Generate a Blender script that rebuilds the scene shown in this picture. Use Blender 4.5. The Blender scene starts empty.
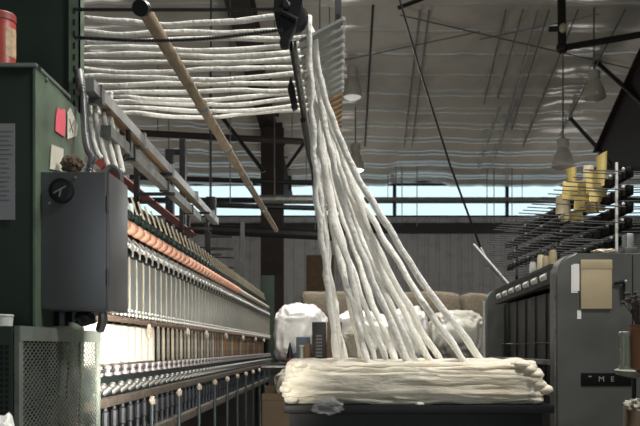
import bpy, bmesh, math, random
from mathutils import Vector, Matrix, noise
random.seed(7)
PI = math.pi
C = bpy.context.scene.collection
F = 850.0; H = 1.15            # lens in pixels of a 640 wide frame, camera height in metres

def P(px, py, d):              # a point seen at (px, py), d metres ahead of the camera
    return Vector(((px - 338) * d / F, d, H + (348 - py) * d / F))
def Zc(d): return H + 8.9 - .122 * d         # underside of the roof, sloping down to the eave
def PC(px, py, drop=.06):      # a point on the roof underside
    d = 8.9 / ((348 - py) / F + .122)
    v = P(px, py, d); v.z -= drop
    return v

# ------------------------------------------------------------------ materials
def mat(name, col, rough=.6, metal=0, var=.15, scale=8, bump=0, bscale=None, spec=.5, stretch=None,
        dirt=None, dirt_amt=.5, dirt_scale=3, trans=0, sheen=0, emit=None, estr=0, alpha=None):
    m = bpy.data.materials.new(name); m.use_nodes = True
    nt = m.node_tree; N = nt.nodes; L = nt.links
    b = N['Principled BSDF']
    b.inputs['Roughness'].default_value = rough
    b.inputs['Metallic'].default_value = metal
    b.inputs['Specular IOR Level'].default_value = spec
    tc = N.new('ShaderNodeTexCoord'); mp = N.new('ShaderNodeMapping')
    L.new(tc.outputs['Object'], mp.inputs['Vector'])
    if stretch: mp.inputs['Scale'].default_value = stretch
    nz = N.new('ShaderNodeTexNoise'); nz.inputs['Scale'].default_value = scale; nz.inputs['Detail'].default_value = 5
    L.new(mp.outputs[0], nz.inputs['Vector'])
    cr = N.new('ShaderNodeValToRGB')
    c = Vector(col)
    cr.color_ramp.elements[0].position = .3; cr.color_ramp.elements[1].position = .7
    cr.color_ramp.elements[0].color = (*[max(0, x * (1 - var)) for x in c], 1)
    cr.color_ramp.elements[1].color = (*[min(1, x * (1 + var)) for x in c], 1)
    L.new(nz.outputs['Fac'], cr.inputs['Fac'])
    out = cr.outputs['Color']
    if dirt:
        n2 = N.new('ShaderNodeTexNoise'); n2.inputs['Scale'].default_value = dirt_scale; n2.inputs['Detail'].default_value = 8
        L.new(tc.outputs['Object'], n2.inputs['Vector'])
        r2 = N.new('ShaderNodeValToRGB')
        r2.color_ramp.elements[0].position = .5; r2.color_ramp.elements[1].position = .68
        r2.color_ramp.elements[0].color = (0, 0, 0, 1); r2.color_ramp.elements[1].color = (dirt_amt,) * 3 + (1,)
        L.new(n2.outputs['Fac'], r2.inputs['Fac'])
        mx = N.new('ShaderNodeMix'); mx.data_type = 'RGBA'
        L.new(r2.outputs['Color'], mx.inputs['Factor']); L.new(out, mx.inputs['A'])
        mx.inputs['B'].default_value = (*dirt, 1); out = mx.outputs['Result']
    L.new(out, b.inputs['Base Color'])
    if bump:
        n3 = N.new('ShaderNodeTexNoise'); n3.inputs['Scale'].default_value = bscale or scale * 3; n3.inputs['Detail'].default_value = 6
        L.new(mp.outputs[0], n3.inputs['Vector'])
        bp = N.new('ShaderNodeBump'); bp.inputs['Strength'].default_value = bump; bp.inputs['Distance'].default_value = .02
        L.new(n3.outputs['Fac'], bp.inputs['Height']); L.new(bp.outputs[0], b.inputs['Normal'])
    if trans: b.inputs['Transmission Weight'].default_value = trans
    if sheen: b.inputs['Sheen Weight'].default_value = sheen
    if emit:
        b.inputs['Emission Color'].default_value = (*emit, 1); b.inputs['Emission Strength'].default_value = estr
    if alpha is not None:
        b.inputs['Alpha'].default_value = alpha
    return m

M = {}
M['floor'] = mat('concrete', (.30, .285, .26), .7, var=.3, scale=3, dirt=(.04, .04, .04))
M['wall'] = mat('painted_siding', (.42, .43, .45), .55, var=.06, scale=2, dirt=(.2, .2, .2), dirt_amt=.4)
M['wall_dark'] = mat('side_siding', (.10, .10, .10), .6, var=.1)
M['ceil'] = mat('white_vinyl_insulation', (.56, .535, .485), .19, var=.06, scale=1.2, bump=.08, bscale=2.2, dirt=(.3, .29, .27), dirt_amt=.5, dirt_scale=.8)
M['primer'] = mat('brown_steel_primer', (.028, .019, .016), .6, var=.2)
M['girt'] = mat('grey_steel', (.03, .03, .033), .5, .3, var=.2)
M['blackiron'] = mat('black_iron', (.012, .012, .013), .45, .3, var=.3, scale=20)
M['conduit'] = mat('galvanised_conduit', (.22, .22, .22), .4, .6, var=.2)
M['dconduit'] = mat('dark_conduit', (.07, .07, .07), .5, .3, var=.2)
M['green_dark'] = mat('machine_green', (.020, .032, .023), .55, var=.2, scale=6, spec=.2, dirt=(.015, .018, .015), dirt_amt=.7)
M['green'] = mat('lightened_machine_green', (.105, .15, .10), .5, var=.2, scale=7, dirt=(.05, .06, .045), dirt_amt=.6, dirt_scale=9)  # lit side of the headstock put into the green; slotted strip shares it
M['greygreen'] = mat('grey_green_enamel', (.13, .15, .13), .45, var=.15, scale=9, dirt=(.05, .05, .045), dirt_amt=.6, dirt_scale=12)
M['perf'] = mat('perforation_black', (.004, .004, .004), .9)
M['boxgrey'] = mat('control_box_grey', (.09, .091, .095), .36, .3, var=.06, scale=5, spec=.8)
M['boxside'] = M['boxgrey']
M['cabgrey'] = mat('dark_grey_enamel', (.078, .079, .070), .4, .05, var=.14, scale=5, dirt=(.045, .045, .043), dirt_amt=.7, dirt_scale=4)
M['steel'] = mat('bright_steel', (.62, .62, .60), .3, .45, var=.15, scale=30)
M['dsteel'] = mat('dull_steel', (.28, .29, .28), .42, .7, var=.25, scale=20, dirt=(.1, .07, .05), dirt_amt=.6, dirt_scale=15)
M['railsteel'] = mat('rail_steel', (.42, .43, .44), .3, .6, var=.2, scale=12)
M['zinc'] = mat('zinc_slat', (.35, .365, .345), .3, .4, var=.15, scale=20)
M['woodslat'] = mat('brown_wood_slat', (.26, .165, .085), .6, var=.3, scale=14, stretch=(1, 6, 6))
M['pole'] = mat('worn_wood_pole', (.30, .235, .155), .5, var=.3, scale=10, stretch=(8, 1, 8), dirt=(.1, .08, .06), dirt_amt=.6, dirt_scale=10)
M['roving'] = mat('ivory_wool', (.84, .83, .78), .85, var=.06, scale=18, bump=.55, bscale=60, sheen=.3, spec=.15)
M['pile'] = mat('cream_wool', (.70, .65, .54), .9, var=.14, scale=10, bump=.6, bscale=55, sheen=.3, spec=.1, stretch=(.3, 1, 1), dirt=(.66, .55, .38), dirt_amt=.5, dirt_scale=5)
M['peach'] = mat('peach_roller', (.74, .40, .28), .5, var=.14, scale=30)
M['pale'] = mat('pale_roller', (.62, .54, .46), .5, var=.15, scale=20)
M['gold'] = mat('brass_wire', (.55, .49, .36), .35, .35, var=.2, scale=20)
M['arm'] = mat('dark_green_arm', (.022, .038, .03), .4, .2, var=.3, scale=20)
def curtain_mat():
    m = mat('smoked_slat', (.27, .30, .30), .3, .25, var=.25, scale=9, stretch=(1, 6, 1), dirt=(.25, .24, .19), dirt_amt=.5, dirt_scale=14)
    return m
M['slat'] = curtain_mat()
M['lint'] = mat('brown_lint', (.22, .155, .12), .95, var=.4, scale=40, bump=.8, bscale=120)
M['linty'] = mat('pale_lint', (.62, .54, .44), .95, var=.3, scale=40, bump=.8, bscale=120)
M['yarn'] = mat('white_yarn', (.86, .81, .72), .85, var=.03, scale=30, bump=.3, bscale=200, stretch=(.4, .4, 3))
M['yarn_cream'] = mat('cream_yarn', (.58, .51, .39), .85, var=.15, scale=30)
M['yarn_gold'] = mat('gold_yarn', (.42, .31, .17), .85, var=.2, scale=30)
M['yarn_grey'] = mat('grey_yarn', (.30, .29, .26), .85, var=.2, scale=30)
M['yarn_rust'] = mat('rust_yarn', (.46, .25, .15), .85, var=.2, scale=30)
M['rail'] = mat('dusty_rail', (.09, .074, .058), .7, var=.35, scale=25, bump=.3)
M['teal'] = mat('dark_teal_rail', (.02, .034, .036), .45, .2, var=.3, scale=20)
M['rod'] = mat('blue_grey_rod', (.03, .034, .043), .55, .1, var=.3, scale=20)
M['spool'] = mat('peg_steel', (.30, .275, .28), .4, .3, var=.3, scale=30)
M['nearblack'] = mat('machine_black', (.012, .013, .012), .7, var=.3, scale=10)  # near-black for machine bodies, covers, the bench and one gear
M['red'] = mat('red_plastic', (.34, .055, .042), .4, var=.1)
M['redlid'] = mat('dull_red_lid', (.30, .06, .05), .5, var=.1)
M['redbeam'] = mat('red_painted_steel', (.24, .045, .035), .55, var=.3, scale=10)
M['canlabel'] = mat('faded_label', (.50, .36, .22), .6, var=.4, scale=40)
M['paper'] = mat('paper', (.66, .66, .64), .8, var=.04)
M['greypaper'] = mat('greyed_paper', (.24, .24, .25), .8, var=.05)
M['ink'] = mat('ink', (.10, .10, .10), .8)
M['pink'] = mat('pink_tag', (.80, .13, .17), .6, var=.1)
M['creamtag'] = mat('cream_tag', (.62, .60, .50), .7, var=.1)
M['brownrag'] = mat('brown_fleece', (.13, .085, .06), .95, var=.5, scale=40, bump=1, bscale=90)
M['white'] = mat('white_plastic', (.70, .70, .66), .5, var=.05)
M['flex'] = mat('grey_flex_conduit', (.14, .145, .15), .35, .5, var=.2, scale=20)
M['plastic_bag'] = mat('white_poly', (.80, .79, .75), .28, var=.06, scale=6, bump=.6, bscale=9, spec=.6)
M['clear'] = mat('clear_film', (.5, .5, .5), .15, var=.1, scale=10, bump=.6, bscale=25, alpha=.22)
M['burlap'] = mat('tan_bale_cloth', (.17, .14, .10), .9, var=.2, scale=30, bump=.4, bscale=50)
M['board'] = mat('brown_board', (.13, .085, .045), .7, var=.2, scale=6)
M['cardboard'] = mat('cardboard', (.085, .06, .033), .8, var=.15, scale=6)
M['tan'] = mat('manila', (.36, .295, .18), .6, var=.1, scale=7, dirt=(.3, .24, .15), dirt_amt=.4, dirt_scale=8)
M['yellow'] = mat('yellow_card', (.62, .48, .17), .7, var=.22, scale=9)
M['yellow_pale'] = mat('pale_yellow_card', (.68, .60, .40), .7, var=.15, scale=9)
M['terracotta'] = mat('terracotta', (.25, .115, .06), .7, var=.2, scale=12)
M['celadon'] = mat('pale_green_plastic', (.36, .38, .30), .5, var=.1, scale=12)
M['stand'] = mat('green_grey_disc', (.13, .155, .12), .4, .1, var=.15, scale=8)
M['standtop'] = mat('disc_top', (.32, .28, .27), .45, var=.2, scale=8)
M['wood'] = mat('pine', (.17, .12, .075), .7, var=.25, scale=8, stretch=(6, 6, 1))
M['fluff'] = mat('grey_fluff', (.40, .38, .31), .95, var=.3, scale=30, bump=1, bscale=60)
M['twig'] = mat('dry_twig', (.045, .035, .03), .9, var=.3)
M['black'] = mat('black_paint', (.009, .009, .010), .45, var=.2, spec=.25)
M['creelblack'] = mat('creel_black', (.006, .006, .006), .75, var=.2, spec=.08)
M['rodgrey'] = mat('rod_grey', (.13, .125, .11), .5, var=.2)
M['plate'] = mat('black_nameplate', (.005, .005, .005), .5, spec=.1)
M['letter'] = mat('plate_letter', (.24, .24, .22), .5)
M['table'] = mat('black_table', (.010, .010, .011), .5, 0, var=.2, spec=.25)
M['conered'] = mat('cone_red', (.16, .03, .02), .6)
M['blue'] = mat('blue_print', (.07, .10, .125), .6)
M['orange'] = mat('orange_print', (.17, .09, .045), .6)
M['lampshell'] = mat('lamp_reflector', (.55, .53, .48), .4, .2, var=.08)
M['lampon'] = mat('lamp_lens_lit', (.9, .9, .85), .4, emit=(1, .97, .86), estr=5.0)
M['lampdim'] = mat('lamp_lens_dim', (.7, .7, .66), .4, emit=(1, .97, .9), estr=.35)
M['lampoff'] = mat('lamp_lens_off', (.42, .41, .38), .4)
def pane_mat():
    m = bpy.data.materials.new('window_pane'); m.use_nodes = True
    N = m.node_tree.nodes; L = m.node_tree.links
    N.remove(N['Principled BSDF'])
    t = N.new('ShaderNodeBsdfTransparent'); t.inputs[0].default_value = (.93, .97, .98, 1)
    g = N.new('ShaderNodeBsdfGlossy'); g.inputs['Roughness'].default_value = .1
    mx = N.new('ShaderNodeMixShader'); mx.inputs[0].default_value = .04
    L.new(t.outputs[0], mx.inputs[1]); L.new(g.outputs[0], mx.inputs[2])
    L.new(mx.outputs[0], N['Material Output'].inputs['Surface'])
    return m
M['pane'] = pane_mat()

# ------------------------------------------------------------------ mesh building
class MB:
    def __init__(s): s.bm = bmesh.new()
    def face(s, vs):
        try: s.bm.faces.new(vs)
        except ValueError: pass
    def box(s, a, b, bev=0):
        a = Vector(a); b = Vector(b)
        lo = Vector(map(min, a, b)); hi = Vector(map(max, a, b))
        r = bmesh.ops.create_cube(s.bm, size=1)
        for v in r['verts']:
            v.co = Vector([lo[i] + (v.co[i] + .5) * (hi[i] - lo[i]) for i in range(3)])
        if bev:
            es = list({e for v in r['verts'] for e in v.link_edges})
            bmesh.ops.bevel(s.bm, geom=es, offset=bev, segments=2, affect='EDGES', profile=.6)
        return s
    def bar(s, p, q, w, t=None, up=(0, 0, 1)):       # square bar from p to q
        p = Vector(p); q = Vector(q); t = t or w
        z = (q - p).normalized(); u = Vector(up)
        if abs(z.dot(u)) > .98: u = Vector((1, 0, 0))
        x = u.cross(z).normalized(); y = z.cross(x)
        R = [[s.bm.verts.new(c + x * (i * w / 2) + y * (j * t / 2)) for i, j in ((-1, -1), (1, -1), (1, 1), (-1, 1))] for c in (p, q)]
        for i in range(4): s.face([R[0][i], R[0][(i + 1) % 4], R[1][(i + 1) % 4], R[1][i]])
        s.face(R[0][::-1]); s.face(R[1])
        return s
    def tube(s, pts, r, n=8, cap=True, flat=1.0):
        pts = [Vector(p) for p in pts]
        rs = r if isinstance(r, (list, tuple)) else [r] * len(pts)
        prev = None; rings = []
        for i, p in enumerate(pts):
            t = (pts[min(i + 1, len(pts) - 1)] - pts[max(i - 1, 0)])
            t = t.normalized() if t.length else Vector((0, 0, 1))
            if prev is None:
                u = Vector((0, 0, 1)) if abs(t.z) < .9 else Vector((0, 1, 0))
                x = (u - t * u.dot(t)).normalized()
            else:
                x = (prev - t * prev.dot(t))
                x = x.normalized() if x.length > 1e-6 else Vector((1, 0, 0))
            prev = x; y = t.cross(x)
            rings.append([s.bm.verts.new(p + (x * math.cos(a) * flat + y * math.sin(a)) * rs[i]) for a in [2 * PI * k / n for k in range(n)]])
        for a, b in zip(rings, rings[1:]):
            for k in range(n): s.face([a[k], a[(k + 1) % n], b[(k + 1) % n], b[k]])
        if cap: s.face(rings[0][::-1]); s.face(rings[-1])
        return s
    def lathe(s, base, prof, n=16, axis='z'):         # prof: (radius, height) along the axis
        base = Vector(base); rings = []
        for r, h in prof:
            ring = []
            for k in range(n):
                a = 2 * PI * k / n; c, d = r * math.cos(a), r * math.sin(a)
                v = {'z': (c, d, h), 'y': (c, h, d), 'x': (h, c, d)}[axis]
                ring.append(s.bm.verts.new(base + Vector(v)))
            rings.append(ring)
        for a, b in zip(rings, rings[1:]):
            for k in range(n): s.face([a[k], a[(k + 1) % n], b[(k + 1) % n], b[k]])
        s.face(rings[0][::-1]); s.face(rings[-1])
        return s
    def prism(s, poly, d0, d1, axis='y'):             # polygon extruded along an axis; poly in the other two
        def v(a, b, d): return {'y': (a, d, b), 'x': (d, a, b), 'z': (a, b, d)}[axis]
        A = [s.bm.verts.new(v(a, b, d0)) for a, b in poly]; B = [s.bm.verts.new(v(a, b, d1)) for a, b in poly]
        n = len(poly)
        for i in range(n): s.face([A[i], A[(i + 1) % n], B[(i + 1) % n], B[i]])
        s.face(A[::-1]); s.face(B)
        return s
    def blob(s, c, rx, ry, rz, amp=.15, fr=3, sub=3, seed=0, floor=None):
        c = Vector(c)
        r = bmesh.ops.create_icosphere(s.bm, subdivisions=sub, radius=1)
        for v in r['verts']:
            n = noise.noise(v.co * fr + Vector((seed * 7.3, seed * 3.1, 0))) * amp + noise.noise(v.co * fr * 2.7 + Vector((seed, 0, seed))) * amp * .5
            q = v.co * (1 + n)
            v.co = c + Vector((q.x * rx, q.y * ry, q.z * rz))
            if floor is not None and v.co.z < floor: v.co.z = floor
        return s

def obj(name, mb, m, parent=None, loc=None, smooth=True, angle=35):
    bm = mb.bm
    bmesh.ops.recalc_face_normals(bm, faces=bm.faces)
    if parent is not None:
        root = parent
        while root.parent: root = root.parent
        org = root.location.copy()
    elif loc is not None: org = Vector(loc)
    else:
        xs = [v.co for v in bm.verts]
        org = Vector((sum(v.x for v in xs) / len(xs), sum(v.y for v in xs) / len(xs), min(v.z for v in xs)))
    for v in bm.verts: v.co -= org
    me = bpy.data.meshes.new(name); bm.to_mesh(me); bm.free()
    if isinstance(m, str): m = M[m]
    me.materials.append(m)
    if smooth:
        me.shade_smooth()
        me.set_sharp_from_angle(angle=math.radians(angle))
    o = bpy.data.objects.new(name, me); C.objects.link(o)
    if parent is not None: o.parent = parent
    else: o.location = org
    return o
def tag(o, label, cat, group=None):
    o['label'] = label; o['category'] = cat
    if group: o['group'] = group
    return o
def thing(name, label, cat, loc, group=None):
    o = bpy.data.objects.new(name, None); C.objects.link(o); o.location = Vector(loc)
    o.empty_display_size = .1
    return tag(o, label, cat, group)
def struct(name, mb, m, parent=None, **k):
    o = obj(name, mb, m, parent, **k)
    if parent is None: o['kind'] = 'structure'
    return o
def copies(proto, offs, parent):      # copies of one part, sharing its mesh
    out = []
    for off in offs:
        c = proto.copy(); C.objects.link(c); c.parent = parent; c.location = Vector(off); out.append(c)
    return out
ORD = ['first', 'second', 'third', 'fourth', 'fifth', 'sixth', 'seventh', 'eighth', 'ninth', 'tenth', 'eleventh', 'twelfth', 'thirteenth',
       'fourteenth', 'fifteenth', 'sixteenth', 'seventeenth', 'eighteenth', 'nineteenth']
def ordinal(i):                        # 0-based
    n = i + 1
    if n < 20: return ORD[i]
    T = {2: 'twent', 3: 'thirt', 4: 'fort', 5: 'fift', 6: 'sixt', 7: 'sevent'}[n // 10]
    return T + 'ieth' if n % 10 == 0 else T + 'y-' + ORD[n % 10 - 1]

# ------------------------------------------------------------------ the building
WD = 28.0
def zb(py): return H + (348 - py) * WD / F
struct('floor', MB().box((-13, -6, -.1), (13, 29, 0)), 'floor')
b = MB().box((-13, WD, 0), (13, WD + .12, zb(217)))
x = -13
while x < 13:
    b.prism([(x, WD), (x + .05, WD - .04), (x + .11, WD - .04), (x + .16, WD)], 0, zb(217) - .02, 'z'); x += .36
b.box((-13, WD, zb(184)), (13, WD + .12, Zc(WD) + .3))
struct('wall_back', b, 'wall', smooth=False)
struct('wall_left', MB().box((-13.1, -6, 0), (-13, 29, 10.4)), 'wall_dark')
struct('wall_right', MB().box((13, -6, 0), (13.1, 29, 10.4)), 'wall_dark')
struct('wall_front', MB().box((-13, -6.1, 0), (-1.6, -6, 10.8)).box((3.2, -6.1, 0), (13, -6, 10.8)).box((-1.6, -6.1, 3.8), (3.2, -6, 10.8)), 'wall_dark')
# insulation bellied between the purlins
b = MB(); PITCH = 1.06; rows = []
ny = 640; nx = 84
for j in range(ny + 1):
    d = -6 + (WD + 6.1) * j / ny
    ph = (d / PITCH) % 1
    sag = .105 * math.sin(PI * ph) ** .75 + (.03 * abs(math.sin(2 * PI * ph)) if d > 20.4 else 0)
    row = []
    for i in range(nx + 1):
        X = -13 + 26 * i / nx
        w = .05 * noise.noise(Vector((X * .35, d * .5, 0))) + .035 * noise.noise(Vector((X * 1.1, d * 1.3, 4)))
        seam = -.03 * math.exp(-(((X % 1.85) - .9) / .09) ** 2)
        pk = .62 + .85 * abs(math.sin((int((X + 13) / 1.85) * 12.9898 + int(d / PITCH / 3) * 4.1) * 3.7))
        row.append(b.bm.verts.new((X, d, Zc(d) - sag * pk * (1 + 4 * w) + w * .4 - seam)))
    rows.append(row)
for a, c in zip(rows, rows[1:]):
    for i in range(nx): b.face([a[i], a[i + 1], c[i + 1], c[i]])
struct('ceiling', b, 'ceil', angle=80)
struct('roof_deck', MB().prism([(-6.1, Zc(-6.1) + .35), (29, Zc(29) + .35), (29, Zc(29) + .6), (-6.1, Zc(-6.1) + .6)], -13.1, 13.1, 'x'), 'wall_dark')
# strip window in bays
for i in range(7):
    x0 = -13 + i * 26 / 7; x1 = x0 + 26 / 7
    fr = MB(); t = .05
    for (a, c) in (((x0, zb(217)), (x1, zb(217) + t)), ((x0, zb(184) - t), (x1, zb(184))), ((x0, zb(203)), (x1, zb(197.5))), ((x0, zb(217)), (x0 + t, zb(184))), ((x1 - t, zb(217)), (x1, zb(184)))):
        fr.box((a[0], WD - .03, a[1]), (c[0], WD + .10, c[1]))
    w = struct('window_%d' % (i + 1), fr, 'girt')
    obj('pane', MB().box((x0 + t, WD + .03, zb(217) + t), (x1 - t, WD + .04, zb(184) - t)), 'pane', w)
# girts, column, rafters
struct('wall_girt', MB().box((-13, WD - .22, zb(234)), (13, WD - .05, zb(224))), 'girt')
struct('wall_girt', MB().box((-13, WD - .22, zb(183)), (13, WD - .05, zb(180.5))), 'girt')
def ibeam(p, q, wdt, dep):
    b = MB(); p = Vector(p); q = Vector(q)
    z = (q - p).normalized(); x = Vector((1, 0, 0)); y = z.cross(x)
    b.bar(p, q, dep - .04, .05, up=x)
    for s_ in (-1, 1): b.bar(p + y * s_ * dep / 2, q + y * s_ * dep / 2, .035, wdt, up=x)
    return b
cx = (272.5 - 338) * 22 / F
struct('steel_column', ibeam((cx, 22, 0), (cx, 22, Zc(22) - .45), .56, .5), 'primer', smooth=False)
r0 = PC(253, 0, .3); struct('roof_rafter', ibeam((cx, 28, Zc(28) - .32), (r0.x - .35, 5, Zc(5) - .32), .46, .5), 'primer', smooth=False)
# right frame: deep haunched rafter
XR = 6.2
def dk(px): return F * XR / (px - 338)
pts = [(px, py) for px, py in ((690, -40), (640, 60), (598, 152), (598, 168), (640, 172), (690, 176))]
b = MB().prism([(dk(px), H + (348 - py) * dk(px) / F) for px, py in pts], XR, XR + .06, 'x')
struct('frame_haunch', b, 'primer', smooth=False)
pa = [(dk(px), H + (348 - py) * dk(px) / F) for px, py in pts]
b = MB()
for i in range(3, 5): b.bar((XR + .03, *pa[i]), (XR + .03, *pa[i + 1]), .05, .3, up=(1, 0, 0))
for i in range(0, 2): b.bar((XR + .03, *pa[i]), (XR + .03, *pa[i + 1]), .04, .3, up=(1, 0, 0))
struct('haunch_flange', b, 'primer', smooth=False)

def pipe(name, pts, r, m, label, cat, group=None, n=8):
    return tag(obj(name, MB().tube(pts, r, n), m), label, cat, group)
# diagonal flange braces at the right
for (a, c, lab) in (((597, 60), (652, 112), 'upper black diagonal brace rod by the top right lamp'), ((570, 116), (612, 164), 'lower black diagonal brace rod beside the lower right lamp')):
    pa_ = PC(*a, .05); pc_ = P(c[0], c[1], 17.0 if a[1] < 100 else 19.3)
    t = thing('brace_rod', lab, 'brace', pc_)
    obj('rod', MB().tube([pa_, pc_], .05, 8), 'blackiron', t)
    obj('clamp', MB().lathe(pa_ - Vector((0, 0, .08)), [(.06, 0), (.1, .04), (.1, .12), (.05, .16)], 10), 'blackiron', t)
# conduits running down the roof slope
cl = [((506, 0), (484, 96)), ((523, 0), (498, 90)), ((538, 0), (503, 130)), ((549, 0), (512, 122)), ((578, 0), (523, 140)), ((625, 0), (560, 128)),
      ((420, 0), (404, 140)), ((429, 0), (412, 140)), ((500, 100), (478, 165)), ((516, 95), (490, 165))]
cn = ['leftmost', 'second', 'third', 'fourth', 'fifth', 'rightmost']
for i, (a, c) in enumerate(cl):
    lab = ('thin conduit on the right half of the ceiling, %s of six' % cn[i]) if i < 6 else ['left one of the two thin conduits on the ceiling above the lit lamp', 'right one of the two thin conduits on the ceiling above the lit lamp', 'left short conduit dropping along the far ceiling', 'right short conduit dropping along the far ceiling'][i - 6]
    pipe('ceiling_conduit', [PC(*a, .2), PC(*c, .2)], .019 if i < 6 else .016, 'rodgrey' if i not in (2, 8, 9) else 'conduit', lab, 'conduit', 'conduits along the ceiling')
pipe('ceiling_conduit', [PC(373, 0, .12), PC(365, 142, .12)], .024, 'blackiron', 'dark conduit on the ceiling just right of the dim lamp', 'conduit', 'conduits along the ceiling')
for a, c, l in (((340, 52), (480, 22), 'faint rod crossing the ceiling right of the dim lamp'), ((400, 5), (640, 62), 'faint rod crossing the ceiling down to the top right lamp'), ((480, 30), (600, 4), 'faint rod crossing the ceiling near the black pipe elbow')):
    pipe('sway_rod', [PC(*a, .2), PC(*c, .2)], .014, 'conduit', l, 'rod', 'bracing rods under the roof')
# vertical drop lines in front of the strip window
for i, px in enumerate((396, 402, 417, 487, 494, 512)):
    d = 26.5; top = P(px, 140, d); top.z = Zc(d) - .05
    nm = ['leftmost', 'second', 'third', 'fourth', 'fifth', 'rightmost'][i]
    pipe('drop_wire', [P(px, 222 + 2 * (i % 3), d), Vector((P(px, 140, d).x, d, Zc(d) - .02))], .014, 'conduit', 'thin drop wire hanging before the strip window, %s of six' % nm, 'wire', 'drop wires by the window')
# black pipe with elbow, upper right
ds = 15.0
t = thing('gas_pipe', 'black iron pipe with valve and elbow at the top right ceiling', 'pipe', P(562, 48, ds))
obj('drop', MB().tube([P(561, -60, ds), P(562, 48, ds)], .075, 10), 'blackiron', t)
obj('branch', MB().tube([P(562, 48, ds), P(662, 31, ds)], .06, 10), 'blackiron', t)
obj('elbow', MB().blob(P(562, 48, ds), .11, .11, .11, 0, sub=2), 'blackiron', t)
v = obj('valve', MB().tube([P(549, 29, ds), P(557, 29, ds)], .05, 8).tube([P(559.5, 29, ds), P(565, 29, ds)], .11, 10), 'blackiron', t)
obj('brass_fitting', MB().blob(P(563, 28, ds - .1), .07, .05, .09, .1, sub=2), 'gold', v)
# cross pipes at left in front of windows
def xpipe(a, c, d, r, m, l):
    p, q = P(*a, d), P(*c, d)
    t = thing('cross_pipe', l, 'pipe', p.lerp(q, .5), 'pipes crossing before the back wall')
    obj('pipe', MB().tube([p, q], r, 10), m, t)
    for u in (.18, .82):
        e = p.lerp(q, u); obj('hanger', MB().tube([e, Vector((e.x, e.y, Zc(d) + .05))], .011, 6), 'conduit', t)
xpipe((120, 132), (330, 143), 18, .07, 'primer', 'highest brown pipe crossing below the overhead strands')
xpipe((130, 177), (345, 184), 20, .06, 'girt', 'dark pipe along the upper edge of the strip window')
xpipe((259, 199.5), (345, 199.5), 17, .09, 'dsteel', 'grey tube crossing the window beside the steel column')
xpipe((205, 205), (345, 209), 15, .045, 'blackiron', 'thin black pipe crossing the lower half of the window')
xpipe((180, 228), (345, 236), 19, .12, 'girt', 'thick dark pipe crossing just under the strip window')
xpipe((350, 199.5), (560, 199.5), 26.8, .075, 'dsteel', 'long grey pipe across the middle of the strip window')
for a, c, l in (((218, 112), (264, 172), 'black diagonal rod left of the steel column'), ((287, 168), (304, 144), 'short black diagonal rod right of the steel column'), ((440, -8), (398, 8), 'dark diagonal rod at the ceiling above the bold cable')):
    pipe('cross_brace', [P(*a, 16), P(*c, 16)], .04, 'blackiron', l, 'brace')
pipe('ceiling_drop', [P(290, 176, 20), P(290, 190, 20)], .04, 'blackiron', 'short black hanger under the pipe right of the column', 'hanger')

# high bay lamps
def lamp(px, y0, y1, wpx, lens, label, stem_top=None):
    d = .46 * F / wpx
    c = P(px, y1, d); s_ = (y1 - y0) * d / F
    t = thing('high_bay_lamp', label, 'lamp', c, 'high bay lamps')
    R = .23
    obj('reflector', MB().lathe(c, [(R, 0), (R * 1.02, .012), (R * .93, s_ * .2), (R * .72, s_ * .45), (R * .5, s_ * .62), (R * .42, s_ * .66), (R * .42, s_ * .62), (R * .68, s_ * .43), (R * .9, s_ * .18), (R * .96, .0)], 24), 'lampshell', t, angle=60)
    obj('lens', MB().lathe(c + Vector((0, 0, .01)), [(R * .15, -.085), (R * .5, -.07), (R * .8, -.035), (R * .93, 0), (R * .93, .006), (R * .8, .01)], 24), lens, t)
    obj('ballast', MB().lathe(c + Vector((0, 0, s_ * .62)), [(R * .3, 0), (R * .55, .03), (R * .55, s_ * .32), (R * .25, s_ * .38)], 14), 'lampshell', t)
    obj('stem', MB().tube([c + Vector((0, 0, s_ * .95)), Vector((c.x, c.y, Zc(d) - .02))], .018, 6), 'dsteel', t)
    return c
lamp(594, 70, 98, 23, 'lampoff', 'grey bell shaped high bay lamp at top right by the brace')
lamp(563, 138, 167, 22, 'lampoff', 'grey bell shaped lamp hanging above the yellow cards')
L1 = lamp(355.5, 143, 170, 18, 'lampon', 'lit bell shaped lamp right of the falling strands')
L2 = lamp(352.5, 66, 97, 20, 'lampdim', 'dim bell shaped lamp right of the metal slats')
# long cable and its lower stick
t = thing('pull_cable', 'long black cable slanting down from the ceiling with a pale rod below', 'cable', P(482, 250, 6.5))
obj('cable', MB().tube([P(394, -20, 7.2), P(420, 70, 7.0), P(450, 165, 6.7), P(481, 249, 6.5)], .009, 6), 'black', t)
obj('hook_rod', MB().tube([P(474, 245, 6.4), P(490, 263, 6.1), P(510, 286, 5.8)], .013, 8).tube([P(481, 248, 6.45), P(492, 268, 6.1), P(508, 285, 5.85)], .009, 8), 'rodgrey', t)

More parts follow.
